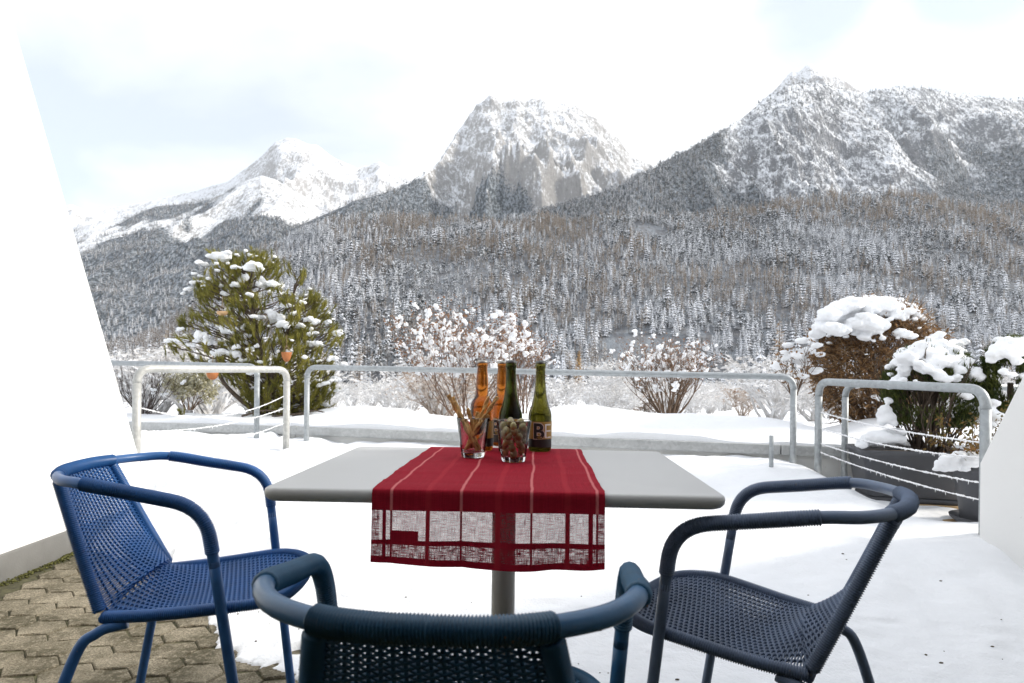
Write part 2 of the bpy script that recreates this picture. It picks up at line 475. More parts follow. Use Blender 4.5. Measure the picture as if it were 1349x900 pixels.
LAY['hill'] = terrain_layer('forest_hill', [(60, 478), (150, 470), (190, 450), (230, 428), (300, 372), (345, 335), (372, 321), (430, 294), (520, 287), (600, 291), (700, 291), (760, 295), (830, 286), (900, 284), (960, 287), (1030, 272), (1100, 262), (1170, 259), (1250, 266), (1349, 279), (1500, 290), (1700, 300)],
    [(60, 900), (200, 1150), (372, 1750), (700, 1700), (1100, 1800), (1700, 1700)], 640, -30, 16, 9999, M_HILL, ny=150, da=.004, fs=.006, seed=85, pw=.93, back=.25)

# ------------------------------------------------------------------ forest trees
def tree_mat(name, a, b, lo, hi, snow=(.78, .80, .85)):
    t = NT(name)
    rnd = t.n('ShaderNodeObjectInfo').outputs['Random']
    base = t.mix(rnd, a, b)
    ob = t.obj()
    f = t.math('ADD', t.math('MULTIPLY', t.nz(), .55), t.math('MULTIPLY', t.noise(.75, 3, .7, ob), 1.0))
    f = t.math('ADD', f, t.math('MULTIPLY', t.math('SUBTRACT', rnd, .5), .22))
    t.P(Base_Color=t.mix(t.ramp(f, lo, hi), base, snow), Roughness=.85)
    t.p.inputs['Specular IOR Level'].default_value = .1
    return t.m
M_SPRUCE = tree_mat('spruce_needles_snowed', (.018, .028, .034), (.052, .066, .050), .50, .82)
M_LARCH = tree_mat('bare_larch_twigs', (.30, .225, .15), (.42, .36, .29), .62, .98)
M_TRUNK = m_simple('tree_bark', (.09, .07, .055), .9)
def spruce_mesh(name, seed, tiers=9, n=11, h=1.0, rad=.17):
    r = random.Random(seed); mb = MB()
    mb.tube([(0, 0, -.06), (0, 0, .55), (0, 0, .97)], [.016, .009, .002], 4, mi=1)
    for i in range(tiers):
        u = i / (tiers - 1)
        z0 = .10 + .86 * u; R0 = rad * (1 - u) ** .8 * r.uniform(.85, 1.15) + .012
        dz = .105 * (1 - .5 * u)
        for k in range(n):
            an = 2 * math.pi * (k + r.random() * .8) / n + i
            q = R0 * r.uniform(.6, 1.15); wd = .5 * 2 * math.pi / n * 1.05
            tip = (math.cos(an) * q, math.sin(an) * q, z0 - dz * r.uniform(.6, 1.2))
            l = (math.cos(an - wd) * q * .55, math.sin(an - wd) * q * .55, z0 - dz * .45)
            rr = (math.cos(an + wd) * q * .55, math.sin(an + wd) * q * .55, z0 - dz * .45)
            mb.add([(0, 0, z0 + .035), l, tip, rr], [(0, 1, 2), (0, 2, 3)])
    return mb.mesh(name, False)
def larch_mesh(name, seed, n=150):
    r = random.Random(seed); mb = MB()
    mb.tube([(0, 0, -.06), (0, 0, .5), (0, 0, 1.0)], [.013, .008, .002], 4, mi=1)
    for i in range(n):
        u = r.random() ** .8; z = .16 + .82 * u
        q = (.155 * (1 - u) ** .75 + .014) * r.uniform(.5, 1.15); an = r.uniform(0, 6.283)
        d = Vector((math.cos(an), math.sin(an), r.uniform(-.1, .35))) * q
        sd = Vector((-math.sin(an), math.cos(an), r.uniform(-.6, .6))).normalized() * .014
        p = Vector((0, 0, z))
        mb.add([p, p + d * .6 + sd, p + d, p + d * .55 - sd], [(0, 1, 2), (0, 2, 3)])
    return mb.mesh(name, False)
def pine_mesh(name, seed, n=170):
    r = random.Random(seed); mb = MB()
    mb.tube([(0, 0, -.06), (r.uniform(-.02, .02), 0, .5), (0, 0, .9)], [.018, .012, .004], 4, mi=1)
    cl_ = [Vector((r.uniform(-.15, .15), r.uniform(-.15, .15), r.uniform(.42, .92))) for _ in range(9)]
    for i in range(n):
        c = r.choice(cl_); d = Vector((r.gauss(0, 1), r.gauss(0, 1), r.gauss(0, .8))).normalized()
        p = c + d * r.uniform(.03, .10); nr = (d + Vector((0, 0, .5))).normalized(); u = nr.orthogonal().normalized(); v = nr.cross(u); q = r.uniform(.022, .048)
        mb.add([p + u * q, p + v * q, p - u * q, p - v * q], [(0, 1, 2), (0, 2, 3)])
    return mb.mesh(name, False)
SPR = [spruce_mesh('spruce', s, t, n, rad=w) for s, t, n, w in ((1, 10, 11, .18), (2, 9, 10, .24), (3, 11, 10, .15), (4, 8, 10, .27))]
PINES = [pine_mesh('pine', s) for s in (7, 8, 9)]
LAR = [larch_mesh('larch', s) for s in (5, 6)]
M_SPRUCE.name = 'snowed_needles'
for me in SPR: me.materials.append(M_SPRUCE); me.materials.append(M_TRUNK)
for me in PINES: me.materials.append(M_SPRUCE); me.materials.append(M_TRUNK)
for me in LAR: me.materials.append(M_LARCH); me.materials.append(M_TRUNK)

def sample_layer(Ld, n, dens, amin=-.95, amax=.95, smax=1.02):
    A, S, Z, F = Ld['A'], Ld['S'], Ld['Z'], Ld['F']
    a0, a1 = max(amin, Ld['a'][0]), min(amax, Ld['a'][-2])
    a = rng.uniform(a0, a1, n * 3); yr = np.interp(a, Ld['a'], Ld['yr'])
    # uniform over the ground: density grows with depth
    u = rng.random(n * 3); Yb = Ld['Yb']; Yt = Yb + (yr - Yb) * smax
    Y = np.sqrt(Yb ** 2 + u * (Yt ** 2 - Yb ** 2))
    s = (Y - Yb) / (yr - Yb)
    ia = np.clip(((a - Ld['a'][0]) / (Ld['a'][1] - Ld['a'][0])), 0, len(Ld['a']) - 1.001)
    js = np.interp(s, Ld['s'], np.arange(len(Ld['s']))); js = np.clip(js, 0, len(Ld['s']) - 1.001)
    i0, j0 = ia.astype(int), js.astype(int); fi, fj = ia - i0, js - j0
    g = lambda Q: (Q[j0, i0] * (1 - fi) + Q[j0, i0 + 1] * fi) * (1 - fj) + (Q[j0 + 1, i0] * (1 - fi) + Q[j0 + 1, i0 + 1] * fi) * fj
    z, f = g(Z), g(F)
    keep = rng.random(n * 3) < dens(a, a * Y, Y, f)
    P = np.stack([a * Y, Y, z], -1)[keep]
    return P[:n]
spr_pts, lar_pts = [], []        # rows: x y z height
def scatter(P, larch, hs, hv=.3, grow=None):
    n = len(P)
    h = hs * (1 + hv * (rng.random(n) - .5) * 2)
    h = h * (1 + .30 * fbm(P[:, 0] * .012, P[:, 1] * .008, None, 2, 91))
    h = np.where(rng.random(n) < .12, h * 1.25, h)
    pl = larch(P) if callable(larch) else np.full(n, larch)
    isl = rng.random(n) < pl
    Q = np.column_stack([P, h])
    spr_pts.append(Q[~isl]); lar_pts.append(Q[isl])
clear = lambda X, Y: sstep(.85, .95, fbm(X * .006, Y * .004, None, 3, 404))
def larch_p(P):
    b = fbm(P[:, 0] * .008, P[:, 1] * .004, None, 3, 77)
    top = sstep(1300, 1700, P[:, 1]) * .25
    return np.clip(.30 + .75 * b + top, .03, .9)
P = sample_layer(LAY['hill'], 24000, lambda a, X, Y, f: np.clip(1.0 - .95 * clear(X, Y), 0, 1))
scatter(P, larch_p, 21.5, .42)
P = sample_layer(LAY['right'], 30000, lambda a, X, Y, f: np.clip(f * 1.25 - .14, .17, 1), .0, .95)
scatter(P, .07, 19)
P = sample_layer(LAY['shoulder'], 11000, lambda a, X, Y, f: np.clip(f * 1.2 - .15, .01, 1), -.72, -.2)
scatter(P, .35, 21)
P = sample_layer(LAY['centre'], 11000, lambda a, X, Y, f: np.clip(f * 1.3 - .2, .008, 1), -.42, .2)
scatter(P, .2, 20)
P = sample_layer(LAY['right_back'], 15000, lambda a, X, Y, f: np.clip(f * 1.2 - .2, .15, 1), .4, .95)
scatter(P, .1, 19)
spr = np.concatenate(spr_pts); lar = np.concatenate(lar_pts)
def seen_size(Q):
    a = np.abs(Q[:, 0] / Q[:, 1]); return np.where((a < .84) & (Q[:, 0] / Q[:, 1] > -.66), Q[:, 3] / Q[:, 1], 0)
def gn_forest(name, Q, srcs, label):
    n = len(Q)
    me = bpy.data.meshes.new(name)
    me.vertices.add(n); me.vertices.foreach_set('co', Q[:, :3].astype(np.float32).ravel())
    for k, d in (('scl', Q[:, 3]), ('rot', rng.uniform(0, 6.283, n))):
        x = me.attributes.new(k, 'FLOAT', 'POINT'); x.data.foreach_set('value', d.astype(np.float32))
    x = me.attributes.new('pick', 'INT', 'POINT'); x.data.foreach_set('value', rng.integers(0, len(srcs), n).astype(np.int32))
    o = link(name, me, None, kind='stuff', label=label)
    g = bpy.data.node_groups.new(name, 'GeometryNodeTree')
    g.interface.new_socket('Geometry', in_out='INPUT', socket_type='NodeSocketGeometry')
    g.interface.new_socket('Geometry', in_out='OUTPUT', socket_type='NodeSocketGeometry')
    N, LK = g.nodes.new, g.links.new
    gi, go = N('NodeGroupInput'), N('NodeGroupOutput'); j = N('GeometryNodeJoinGeometry')
    def na(nm, ty):
        q = N('GeometryNodeInputNamedAttribute'); q.data_type = ty; q.inputs['Name'].default_value = nm; return q.outputs['Attribute']
    pick, scl, rot = na('pick', 'INT'), na('scl', 'FLOAT'), na('rot', 'FLOAT')
    cx = N('ShaderNodeCombineXYZ'); LK(rot, cx.inputs['Z'])
    for i, s in enumerate(srcs):
        oi = N('GeometryNodeObjectInfo'); oi.transform_space = 'ORIGINAL'; oi.inputs['Object'].default_value = s; oi.inputs['As Instance'].default_value = True
        cmp_ = N('FunctionNodeCompare'); cmp_.data_type = 'INT'; cmp_.operation = 'EQUAL'
        LK(pick, [q for q in cmp_.inputs if q.type == 'INT'][0]); [q for q in cmp_.inputs if q.type == 'INT'][1].default_value = i
        ip = N('GeometryNodeInstanceOnPoints')
        LK(gi.outputs[0], ip.inputs['Points']); LK(cmp_.outputs[0], ip.inputs['Selection']); LK(oi.outputs['Geometry'], ip.inputs['Instance'])
        LK(cx.outputs[0], ip.inputs['Rotation']); LK(scl, ip.inputs['Scale']); LK(ip.outputs[0], j.inputs[0])
    LK(j.outputs[0], go.inputs[0])
    md = o.modifiers.new('trees', 'NODES'); md.node_group = g
    return o
def individuals(name, Q, meshes, label, cat, group, n=300):
    order = np.argsort(-seen_size(Q)); near = Q[order[:n]]; rest = Q[order[n:]]
    obs = []
    for i, (x, y, z, h) in enumerate(near):
        o = link(name, meshes[i % len(meshes)], None, None, None, label, cat, group, (x, y, z))
        o.scale = (h, h, h); o.rotation_euler = (0, 0, random.uniform(0, 6.28)); obs.append(o)
    return obs, rest
pn = fbm(spr[:, 0] * .006, spr[:, 1] * .004, None, 3, 55)
isp = rng.random(len(spr)) < np.clip(.12 + .55 * sstep(800, 1400, spr[:, 1]) + .5 * pn, .02, .8)
pin = spr[isp] * np.array([1, 1, 1, .8]); spr = spr[~isp]
po, prest = individuals('pine_tree', pin, PINES, 'round-crowned pine dusted with snow at the foot of the wooded hillside', 'pine tree', 'round pines at the foot of the hillside', 200)
gn_forest('pine_forest', prest, po[:3], 'mass of round-crowned snowy pines covering the upper slopes')
so, srest = individuals('spruce_tree', spr, SPR, 'dark snow-dusted spruce at the foot of the wooded hillside', 'spruce tree', 'spruces at the foot of the hillside', 290)
lo, lrest = individuals('larch_tree', lar, LAR, 'bare tan larch standing at the foot of the wooded hillside', 'larch tree', 'larches at the foot of the hillside', 290)
gn_forest('spruce_forest', srest, so[:4], 'mass of snow-dusted spruces covering the slopes')
gn_forest('larch_forest', lrest, lo[:2], 'mass of bare tan larches scattered through the spruces')

# =================================================================== GARDEN AND VALLEY GROUND
def ground_z(X, Y):
    base = np.interp(Y, [5, 7, 8.5, 12, 20, 40, 80, 200, 400, 660, 3000], [.30, .34, .25, .02, -.5, -1.35, -3.2, -9, -17, -29, -34])
    k = np.clip((np.asarray(Y) - 8) / 40, 0, 1)
    return base + k * (fbm(X * .05, Y * .05, None, 3, 9) * .35 + fbm(X * .008, Y * .008, None, 3, 10) * 1.6 * np.clip(np.asarray(Y) / 300, 0, 1)) + .04 * fbm(X * .8, Y * .8, None, 3, 12)
yy = .35 * (760 / .35) ** np.linspace(0, 1, 150); aa = np.linspace(-2.4, 2.4, 260)
A, Y = np.meshgrid(aa, yy); X = A * (Y + 9)
Y = Y + np.interp(X, [-5.6, -1.92, 3.9], [6.14, 5.555, 4.05])
link('snowy_ground', heightmesh('snowy_ground', X, Y, ground_z(X, Y)), SNOW, kind='structure')
aa = np.linspace(-9000, 9000, 30); A, Y = np.meshgrid(aa, np.linspace(-3000, 9000, 24))
link('valley_floor', heightmesh('valley_floor', A, Y, np.full_like(A, -62) + 0 * Y), SNOW, kind='structure')

# =================================================================== TERRACE FLOOR
CONC = m_simple('concrete', (.17, .168, .16), .85, .15, 6, .3, 120)
JOINT = m_simple('mossy_joint_sand', (.075, .070, .035), .95, .5, 30, .5, 200)
mb = MB(); mb.box((0, 2.2, -.082), (7.4, 8.4, .148))
floor = mb.obj('terrace_floor', JOINT, smooth=False, kind='structure')
t = NT('weathered_paver')
o_ = t.n('ShaderNodeNewGeometry').outputs['Position']
g1 = t.noise(160, 4, .7, o_); g2 = t.noise(5, 5, .6, o_); g3 = t.noise(2.1, 4, .6, o_); g4 = t.noise(45, 3, .7, o_)
rnd = t.n('ShaderNodeObjectInfo').outputs['Random']
c = t.mix(t.ramp(g1, .32, .68), (.085, .070, .048), (.58, .51, .385))
c = t.mix(t.math('MULTIPLY', rnd, .35), c, (.38, .335, .25))
moss = t.math('MULTIPLY', t.ramp(t.math('ADD', t.math('MULTIPLY', g2, .6), t.math('MULTIPLY', g3, .5)), .43, .60), t.ramp(g4, .26, .52))
c = t.mix(t.math('MULTIPLY', moss, .85), c, (.070, .062, .036))
t.P(Base_Color=c, Roughness=.9); t.p.inputs['Specular IOR Level'].default_value = .2
t.bump(t.math('ADD', g1, t.math('MULTIPLY', g4, 1.2)), .9, .009)
PAVER = t.m
def paver_mesh(seed, w, d):
    r = random.Random(seed); q = .22 * w
    ol = [(-w / 2, 0), (-w / 2 + q, -d / 2), (-.03 * w, -d / 2 + .007), (w / 2 - q, -d / 2), (w / 2, 0), (w / 2 - q, d / 2), (.03 * w, d / 2 - .007), (-w / 2 + q, d / 2)]
    ol = [(x + r.uniform(-.003, .003), y + r.uniform(-.003, .003)) for x, y in ol]
    mb = MB(); rings = []
    for z, k in ((-.035, .985), (-.006, .985), (-.0015, .965), (0, .93)):
        rings.append([(x * k, y * k, z + (r.uniform(-.0012, .0012) if z > -.01 else 0)) for x, y in ol])
    mb.loft(rings)
    return mb.mesh('paver', False)
PW, PD = .172, .128
PM = [paver_mesh(s, PW - .0025, PD - .0025) for s in range(6)]
for m in PM: m.materials.append(PAVER)
k = 0
for j in range(-4, 30):
    for i in range(-3, 32):
        x0, y0 = i * PW * .78 , j * PD + (PD / 2 if i % 2 else 0)
        rz = .16
        x = -2.45 + x0 * math.cos(rz) - y0 * math.sin(rz); y = .95 + x0 * math.sin(rz) + y0 * math.cos(rz)
        lim = np.interp(x, [-2.3, -1.75, -1.36, -1.1, -.9, -.5, 0], [3.6, 3.35, 3.0, 2.7, 2.4, 2.2, 2.0])
        if -2.13 < x < -.3 and 1.55 < y < lim:
            link('paver', PM[k % 6], None, floor, loc=(x, y, random.uniform(-.003, .003) - .0015), rz=rz + math.pi * (k % 2) + random.uniform(-.012, .012)); k += 1
for i in range(floor.children.__len__()):
    floor.children[i].rotation_euler.x = random.uniform(-.012, .012)
    floor.children[i].rotation_euler.y = random.uniform(-.012, .012)
# moss and crumbs along the foot of the wall
mb = MB()
for i in range(1300):
    y = random.uniform(1.6, 3.6); x = -2.25 + abs(random.gauss(0, .024)) + .012 * math.sin(y * 9)
    s = random.uniform(.002, .0075)
    mb.blob((x, y, random.uniform(-.006, .003)), (s, s, s * .6), i, 0)
mb.obj('moss', m_simple('moss', (.085, .085, .020), .95, .5, 40), kind='stuff', label='green moss growing along the foot of the white wall')

# snow lying on the terrace: deep at the railing, thinning to a ragged melted edge by the pavers
def snow_edge(X):
    return np.interp(X, [-2.3, -1.75, -1.36, -1.2, -1.12, -1.0, -.92, -.8, -.7, -.5, 0, 1, 3.4], [3.32, 3.0, 2.62, 2.50, 2.33, 2.21, 2.06, 2.00, 1.99, 1.86, 1.66, 1.5, 1.4])
def terrace_snow_z(X, Y):
    t_ = np.clip((Y - 1.7) / 3.1, 0, 1.15)
    z = .035 + .265 * t_ ** .95
    z = z + .075 * np.exp(-((X - 1.45) / .75) ** 2 - ((Y - 4.35) / .5) ** 2)
    z = z - .10 * sstep(2.0, 2.35, X) * sstep(3.25, 3.65, Y) - .05 * sstep(2.05, 2.3, X) * sstep(2.95, 2.7, Y)
    z = z + .022 * fbm(X * 1.3, Y * 1.3, None, 3, 31) * (.35 + t_) + .008 * fbm(X * 6, Y * 6, None, 3, 32)
    z = z + .05 * sstep(3.9, 4.6, Y) * sstep(-.9, -1.7, X) * np.abs(fbm(X * 3.2, Y * 3.2, None, 3, 35))
    d = Y - snow_edge(X) + .05 * fbm(X * 5, Y * 5, None, 3, 33) + .035 * fbm(X * 17, Y * 17, None, 3, 34)
    k = np.clip(d / .75, 0, 1)
    edge = np.where(d > 0, (1 - np.exp(-np.maximum(d, 0) / .05)) * .014 + (z - .014) * k ** 1.3, -.02)
    hole = sstep(.62, .75, fbm(X * 7, Y * 7, None, 2, 36)) * sstep(.35, .05, d)
    return edge - .05 * hole, d
xs = np.concatenate([np.linspace(-4.6, -2.3, 40)[:-1], np.linspace(-2.3, -.3, 230)[:-1], np.linspace(-.3, 3.6, 150)])
ys = np.concatenate([np.linspace(1.3, 3.4, 240)[:-1], np.linspace(3.4, 6.1, 110)])
X, Y = np.meshgrid(xs, ys)
Z, D = terrace_snow_z(X, Y)
link('terrace_snow', heightmesh('terrace_snow', X, Y, Z), SNOW, kind='stuff', label='deep snow lying over the terrace, melted back to a ragged edge')

r = random.Random(99); mb = MB()
for i in range(90):
    x = r.uniform(-1.2, 2.2); y = float(snow_edge(np.array(x))) + abs(r.gauss(0, .55)) + .03
    z = float(terrace_snow_z(np.array([[x]]), np.array([[y]]))[0][0, 0]); q = r.uniform(.0016, .0045)
    mb.blob((x, y, z + q * .3), (q * r.uniform(.8, 2), q, q * .6), i, 0)
mb.obj('crumbs', m_simple('plant_crumbs', (.10, .075, .045), .9, .4, 40), kind='stuff', label='dark crumbs of bark and leaf scattered on the snow')

# =================================================================== WALLS
def raked_wall(name, x_in, thick, yz, label, base_h, cat='wall'):
    """side wall whose end is a raked edge; yz = outline of the visible face"""
    x0, x1 = x_in, x_in + thick
    w = thing(name, label, cat, (x_in, 0, 0))
    mb = MB(); ol = yz; b = .008; sg = 1 if thick > 0 else -1
    n = len(ol); cy = sum(p[0] for p in ol) / n; cz = sum(p[1] for p in ol) / n
    def ins(p, k):
        return (p[0] + (-k if p[0] > cy else k), p[1])
    rings = [[(0, *ins(p, b)) for p in ol], [(sg * b * .3, *ins(p, b * .3)) for p in ol], [(sg * b, *p) for p in ol], [(thick - sg * b, *p) for p in ol], [(thick, *ins(p, b)) for p in ol]]
    mb.loft(rings)
    mb.obj('plaster_face', WALLW, w, smooth=False)
    mb = MB()
    y_end = max(p[0] for p in ol)
    mb.box((-sg * .006, (y_end - .02 - 1.2) / 2 + .0, base_h / 2 - .03), (.024, y_end - .02 + 1.2, base_h + .06), bev=.004)
    mb.obj('base_strip', CONC, w)
    return w
raked_wall('partition_wall', -2.275, -.24, [(-1.2, -.03), (3.99, -.03), (3.99, .06), (2.44, 3.35), (-1.2, 3.35)], 'tall white plastered wall with a raked end on the left, beside the bare paving', .115)
raked_wall('low_partition_wall', 2.285, .26, [(-1.2, -.03), (3.05, -.03), (3.05, .535), (1.40, 3.34), (-1.2, 3.34)], 'white plastered wall with a raked end on the right, beside the grey planters', .09)

# the house behind the camera: a facade with a wide doorway, and an unseen ceiling slab, kept short so more sky light reaches the table
FAC = m_simple('facade_plaster', (.55, .54, .53), .85, .05, 3)
mb = MB(); mb.box((-1.95, -.72, 1.3), (1.4, .2, 2.7)); mb.box((1.95, -.72, 1.3), (1.4, .2, 2.7)); mb.box((0, -.72, 2.45), (2.5, .2, .4))
mb.obj('facade_wall', FAC, smooth=False, kind='structure')
DARK = m_simple('room_interior', (.16, .14, .12), .9)
mb = MB(); mb.box((0, -4.2, 1.3), (5.2, .1, 2.8)); mb.box((-2.6, -2.5, 1.3), (.1, 3.4, 2.8)); mb.box((2.6, -2.5, 1.3), (.1, 3.4, 2.8)); mb.box((0, -2.5, -.06), (5.1, 3.3, .08))
mb.obj('room_wall', DARK, smooth=False, kind='structure')
mb = MB(); mb.box((0, -2.0, 2.78), (5.6, 4.6, .2))
mb.obj('terrace_ceiling', FAC, smooth=False, kind='structure')

# parapet with a sheet-metal cap, in two runs that meet at a shallow angle
PA = [(-5.6, 6.14), (-1.92, 5.555), (3.9, 4.05)]
pw = thing('parapet_wall', 'low pale parapet wall with a grey metal cap, holding the snowy planting bed', 'parapet wall', (0, 0, 0))
for (xa, ya), (xb, yb) in zip(PA, PA[1:]):
    ln = math.hypot(xb - xa, yb - ya); rz = math.atan2(yb - ya, xb - xa); cx, cy = (xa + xb) / 2, (ya + yb) / 2
    nx, ny = -math.sin(rz), math.cos(rz)
    mb = MB(); mb.box((cx + nx * .11, cy + ny * .11, .12), (ln - .006, .2, .50), rz); mb.obj('wall_run', WALLP, pw, smooth=False)
    nseg = 3 if xb > 0 else 2
    for q in range(nseg):
        t0, t1 = q / nseg, (q + 1) / nseg; m_ = (t0 + t1) / 2
        mb = MB(); mb.box((xa + (xb - xa) * m_ + nx * .10, ya + (yb - ya) * m_ + ny * .10, .4055), (ln / nseg - .007, .245, .072), rz, bev=.004); mb.obj('metal_cap', CAPM, pw)
    mb = MB()
    mb.box((xb + nx * .10, yb + ny * .10, .407), (.05, .252, .078), rz, bev=.003); mb.obj('cap_joint', CAPM, pw)
# planting bed under snow behind the parapet
ridge_pts = [(-150, 548), (60, 548), (183, 549), (250, 545), (330, 545), (400, 546), (425, 540), (455, 536), (482, 534), (520, 537), (548, 542), (600, 548), (660, 549), (700, 545), (722, 537), (745, 533), (775, 533), (810, 537), (850, 542), (900, 545), (960, 549), (1010, 551), (1045, 556), (1085, 566), (1110, 560), (1160, 552), (1200, 560), (1349, 575), (1500, 580)]
def parapet_y(x): return np.interp(x, [p[0] for p in PA], [p[1] for p in PA])
rx, rzv = [], []
for p in ridge_pts:
    a, e = ray(*p)
    # depth where this ray meets the crest line 0.95 m behind the parapet
    Yc = 6.0
    for _ in range(20): Yc = float(parapet_y(a * Yc)) + .95
    rx.append(a * Yc); rzv.append(EYE + e * Yc)
xs = np.linspace(-5.5, 3.9, 330); ts = np.concatenate([[-.0], np.linspace(.004, 2.6, 60)])
X, T = np.meshgrid(xs, ts)
Yp = parapet_y(X); rid = np.interp(X, rx, rzv)
lipn = .5 + .5 * fbm(X * 1.7, T * 0, None, 3, 51)
front = .455 + .035 * lipn
prof = sstep(0, .95, T) ** .8
Z = front + (rid - front) * prof
Z = np.where(T > .95, rid - (T - .95) ** 1.3 * .28, Z) + .012 * fbm(X * 3, T * 3, None, 3, 52) * np.minimum(1, T * 3)
Z = np.where(T <= 0.001, .40, Z)
Yg = Yp + .02 + T + .03 * (lipn - .5) * (T < .2)
link('planter_snow', heightmesh('planter_snow', X, Yg, Z), SNOW, kind='stuff', label='smooth mounds of snow over the planting bed behind the parapet')
def bed_z(x, y):
    T = y - float(parapet_y(x)) - .02
    r_ = float(np.interp(x, rx, rzv))
    return .47 + (r_ - .47) * float(sstep(0, .95, T)) ** .8 if T < .95 else r_ - (T - .95) ** 1.3 * .28

# =================================================================== RAILINGS
def railing(label, a, b, za, zb, r=.0225, foot_a=.1, foot_b=.1, posts=(True, True), rb=.09, mat=None, group='galvanised tube railings'):
    a, b = Vector((a[0], a[1], 0)), Vector((b[0], b[1], 0))
    t = thing('railing', label, 'railing', tuple(a), group=group)
    A_, B_ = Vector((0, 0, za)), Vector((b.x - a.x, b.y - a.y, zb))
    rail = []
    if posts[0]: rail += bend(A_ - Vector((0, 0, .3)), A_, B_, rb)
    else: rail += [A_]
    if posts[1]: rail += bend(A_, B_, B_ - Vector((0, 0, .3)), rb)
    else: rail += [B_]
    mb = MB(); mb.tube(rail, r, 14); mb.obj('top_rail', mat or GALV, t)
    for on, P, f in ((posts[0], A_, foot_a), (posts[1], B_, foot_b)):
        if on:
            mb = MB(); mb.tube([P - Vector((0, 0, rb - .002)), P * .5 + Vector((P.x * .5, P.y * .5, (f) * .5)), Vector((P.x, P.y, f))], r * .985, 14); mb.obj('post', mat or GALV, t)
    return t
GALVSUN = galv('steel_sun_tint', (.46, .46, .44), .25)  # paler, warmer galvanised steel: sunlight on the left railing put into its colour
railing('long galvanised tube railing running behind the beer bottles', (-1.735, 5.30), (2.01, 4.46), .968, .937)
railing('short galvanised railing at the tall left wall, with a rusty bent corner', (-2.385, 3.98), (-1.77, 4.92), .945, .948, r=.0262, mat=GALVSUN)
railing('galvanised railing running behind the short railing, in front of the pine', (-3.95, 5.55), (-2.15, 5.28), .99, .972, posts=(False, True))
railing('short galvanised railing strung with frosted ropes, before the grey trough', (2.13, 4.34), (2.335, 3.08), .908, .896, r=.0245, rb=.10)
railing('galvanised railing passing behind the round shrub in the trough', (2.325, 4.36), (3.45, 4.06), .892, .885, posts=(True, False), r=.0215)
rust = m_simple('rusty_steel', (.30, .20, .12), .8, .35, 30)
mb = MB(); mb.tube([(0, 0, -.25), (0, 0, .0), (0, 0, .155)], .0145, 10)
tag(mb.obj('pipe_stub', GALV, loc=tuple(at(1016, 604, 4.25))), 'thin grey pipe standing upright in the snow, left of the long railing end', 'pipe')

# frosted cords tied across the two short railings
def frost_mat():
    t = NT('hoar_frost'); t.P(Base_Color=(.86, .87, .89), Roughness=.6); return t.m
FROST = frost_mat(); CORD = m_simple('grey_cord', (.55, .53, .5), .8)
def cord(p0, p1, sag, label, r=.0042, seed=0):
    p0, p1 = Vector(p0), Vector(p1); rr = random.Random(seed)
    t = thing('frosted_rope', label, 'rope', tuple(p0), group='frosted ropes strung on the railings')
    pts = [Vector((0, 0, 0)).lerp(p1 - p0, k / 40) - Vector((0, 0, sag * 4 * (k / 40) * (1 - k / 40))) for k in range(41)]
    mb = MB(); mb.tube(pts, .0022, 6); mb.obj('rope_core', CORD, t)
    mb = MB(); fine = resample(pts, .007)
    mb.tube([p + Vector((0, 0, rr.uniform(.0, .003))) for p in fine], [r * rr.uniform(.45, 1.35) for _ in fine], 6)
    for p in fine:
        if rr.random() < .13:
            l = rr.uniform(.004, .020); mb.tube([p, p - Vector((rr.uniform(-.004, .004), 0, l))], [.003, .0006], 4)
    mb.obj('frost', FROST, t)
for i, (za, zb_, sg) in enumerate(((.745, .70, .11), (.645, .545, .05), (.53, .40, .05), (.43, .30, .05))):
    cord((-1.775, 4.915, za), (-2.38, 3.985, zb_), sg, ('uppermost', 'second', 'third', 'lowest')[i] + ' frosted rope of the left railing, counted from the top', seed=i)
for i, (za, zb_, sg) in enumerate(((.695, .63, .02), (.585, .555, .03), (.48, .43, .02), (.42, .345, .02))):
    cord((2.135, 4.335, za), (2.33, 3.09, zb_), sg, ('uppermost', 'second', 'third', 'lowest')[i] + ' frosted rope across the grey trough, counted from the top', seed=10 + i, r=.0046)

# =================================================================== TABLE
TX, TY, TRZ, TH = -.0245, 1.533, -.0394, .73
TW, TD, TT = .90, .667, .028
def on_table(px, py):
    a, e = ray(px, py); Yd = (TH - EYE) / e
    return (a * Yd, Yd)
t = NT('pale_laminate')
f = t.noise(3, 4); g = t.noise(300, 2)
t.P(Base_Color=t.mix(t.ramp(f, .3, .7), (.56, .56, .55), (.62, .62, .61)), Roughness=t.math('ADD', t.math('MULTIPLY', f, .18), .33))
t.bump(g, .04, .001)
TOPM = t.m
table = thing('table', 'pale grey rectangular table on one central post, with the red runner across it', 'table', (TX, TY, 0), TRZ)
mb = MB(); ring = []
def rrect(hx, hy, rad, n=6):
    o = []
    for sx, sy, a0 in ((1, 1, 0), (-1, 1, 90), (-1, -1, 180), (1, -1, 270)):
        for q in range(n + 1):
            an = R(a0 + 90 * q / n); o.append((sx * (hx - rad) + math.cos(an) * rad, sy * (hy - rad) + math.sin(an) * rad))
    return o
rings = []
for z, i_ in ((TH - TT, .012), (TH - TT + .003, .006), (TH - TT + .010, .001), (TH - .010, 0), (TH - .004, .0015), (TH - .001, .005), (TH, .010)):
    rings.append([(x, y, z) for x, y in rrect(TW / 2 - i_, TD / 2 - i_, .022)])
mb.loft(rings); mb.obj('table_top', TOPM, table)
LEGM = m_simple('grey_painted_steel', (.40, .395, .37), .45, .06, 5)
mb = MB(); mb.lathe([(.029, .02), (.029, .695)], (.008, .02, 0), 28); mb.obj('leg', LEGM, table)
mb = MB(); mb.box((.008, .02, .699), (.30, .30, .008), bev=.002); mb.obj('mounting_plate', LEGM, table)
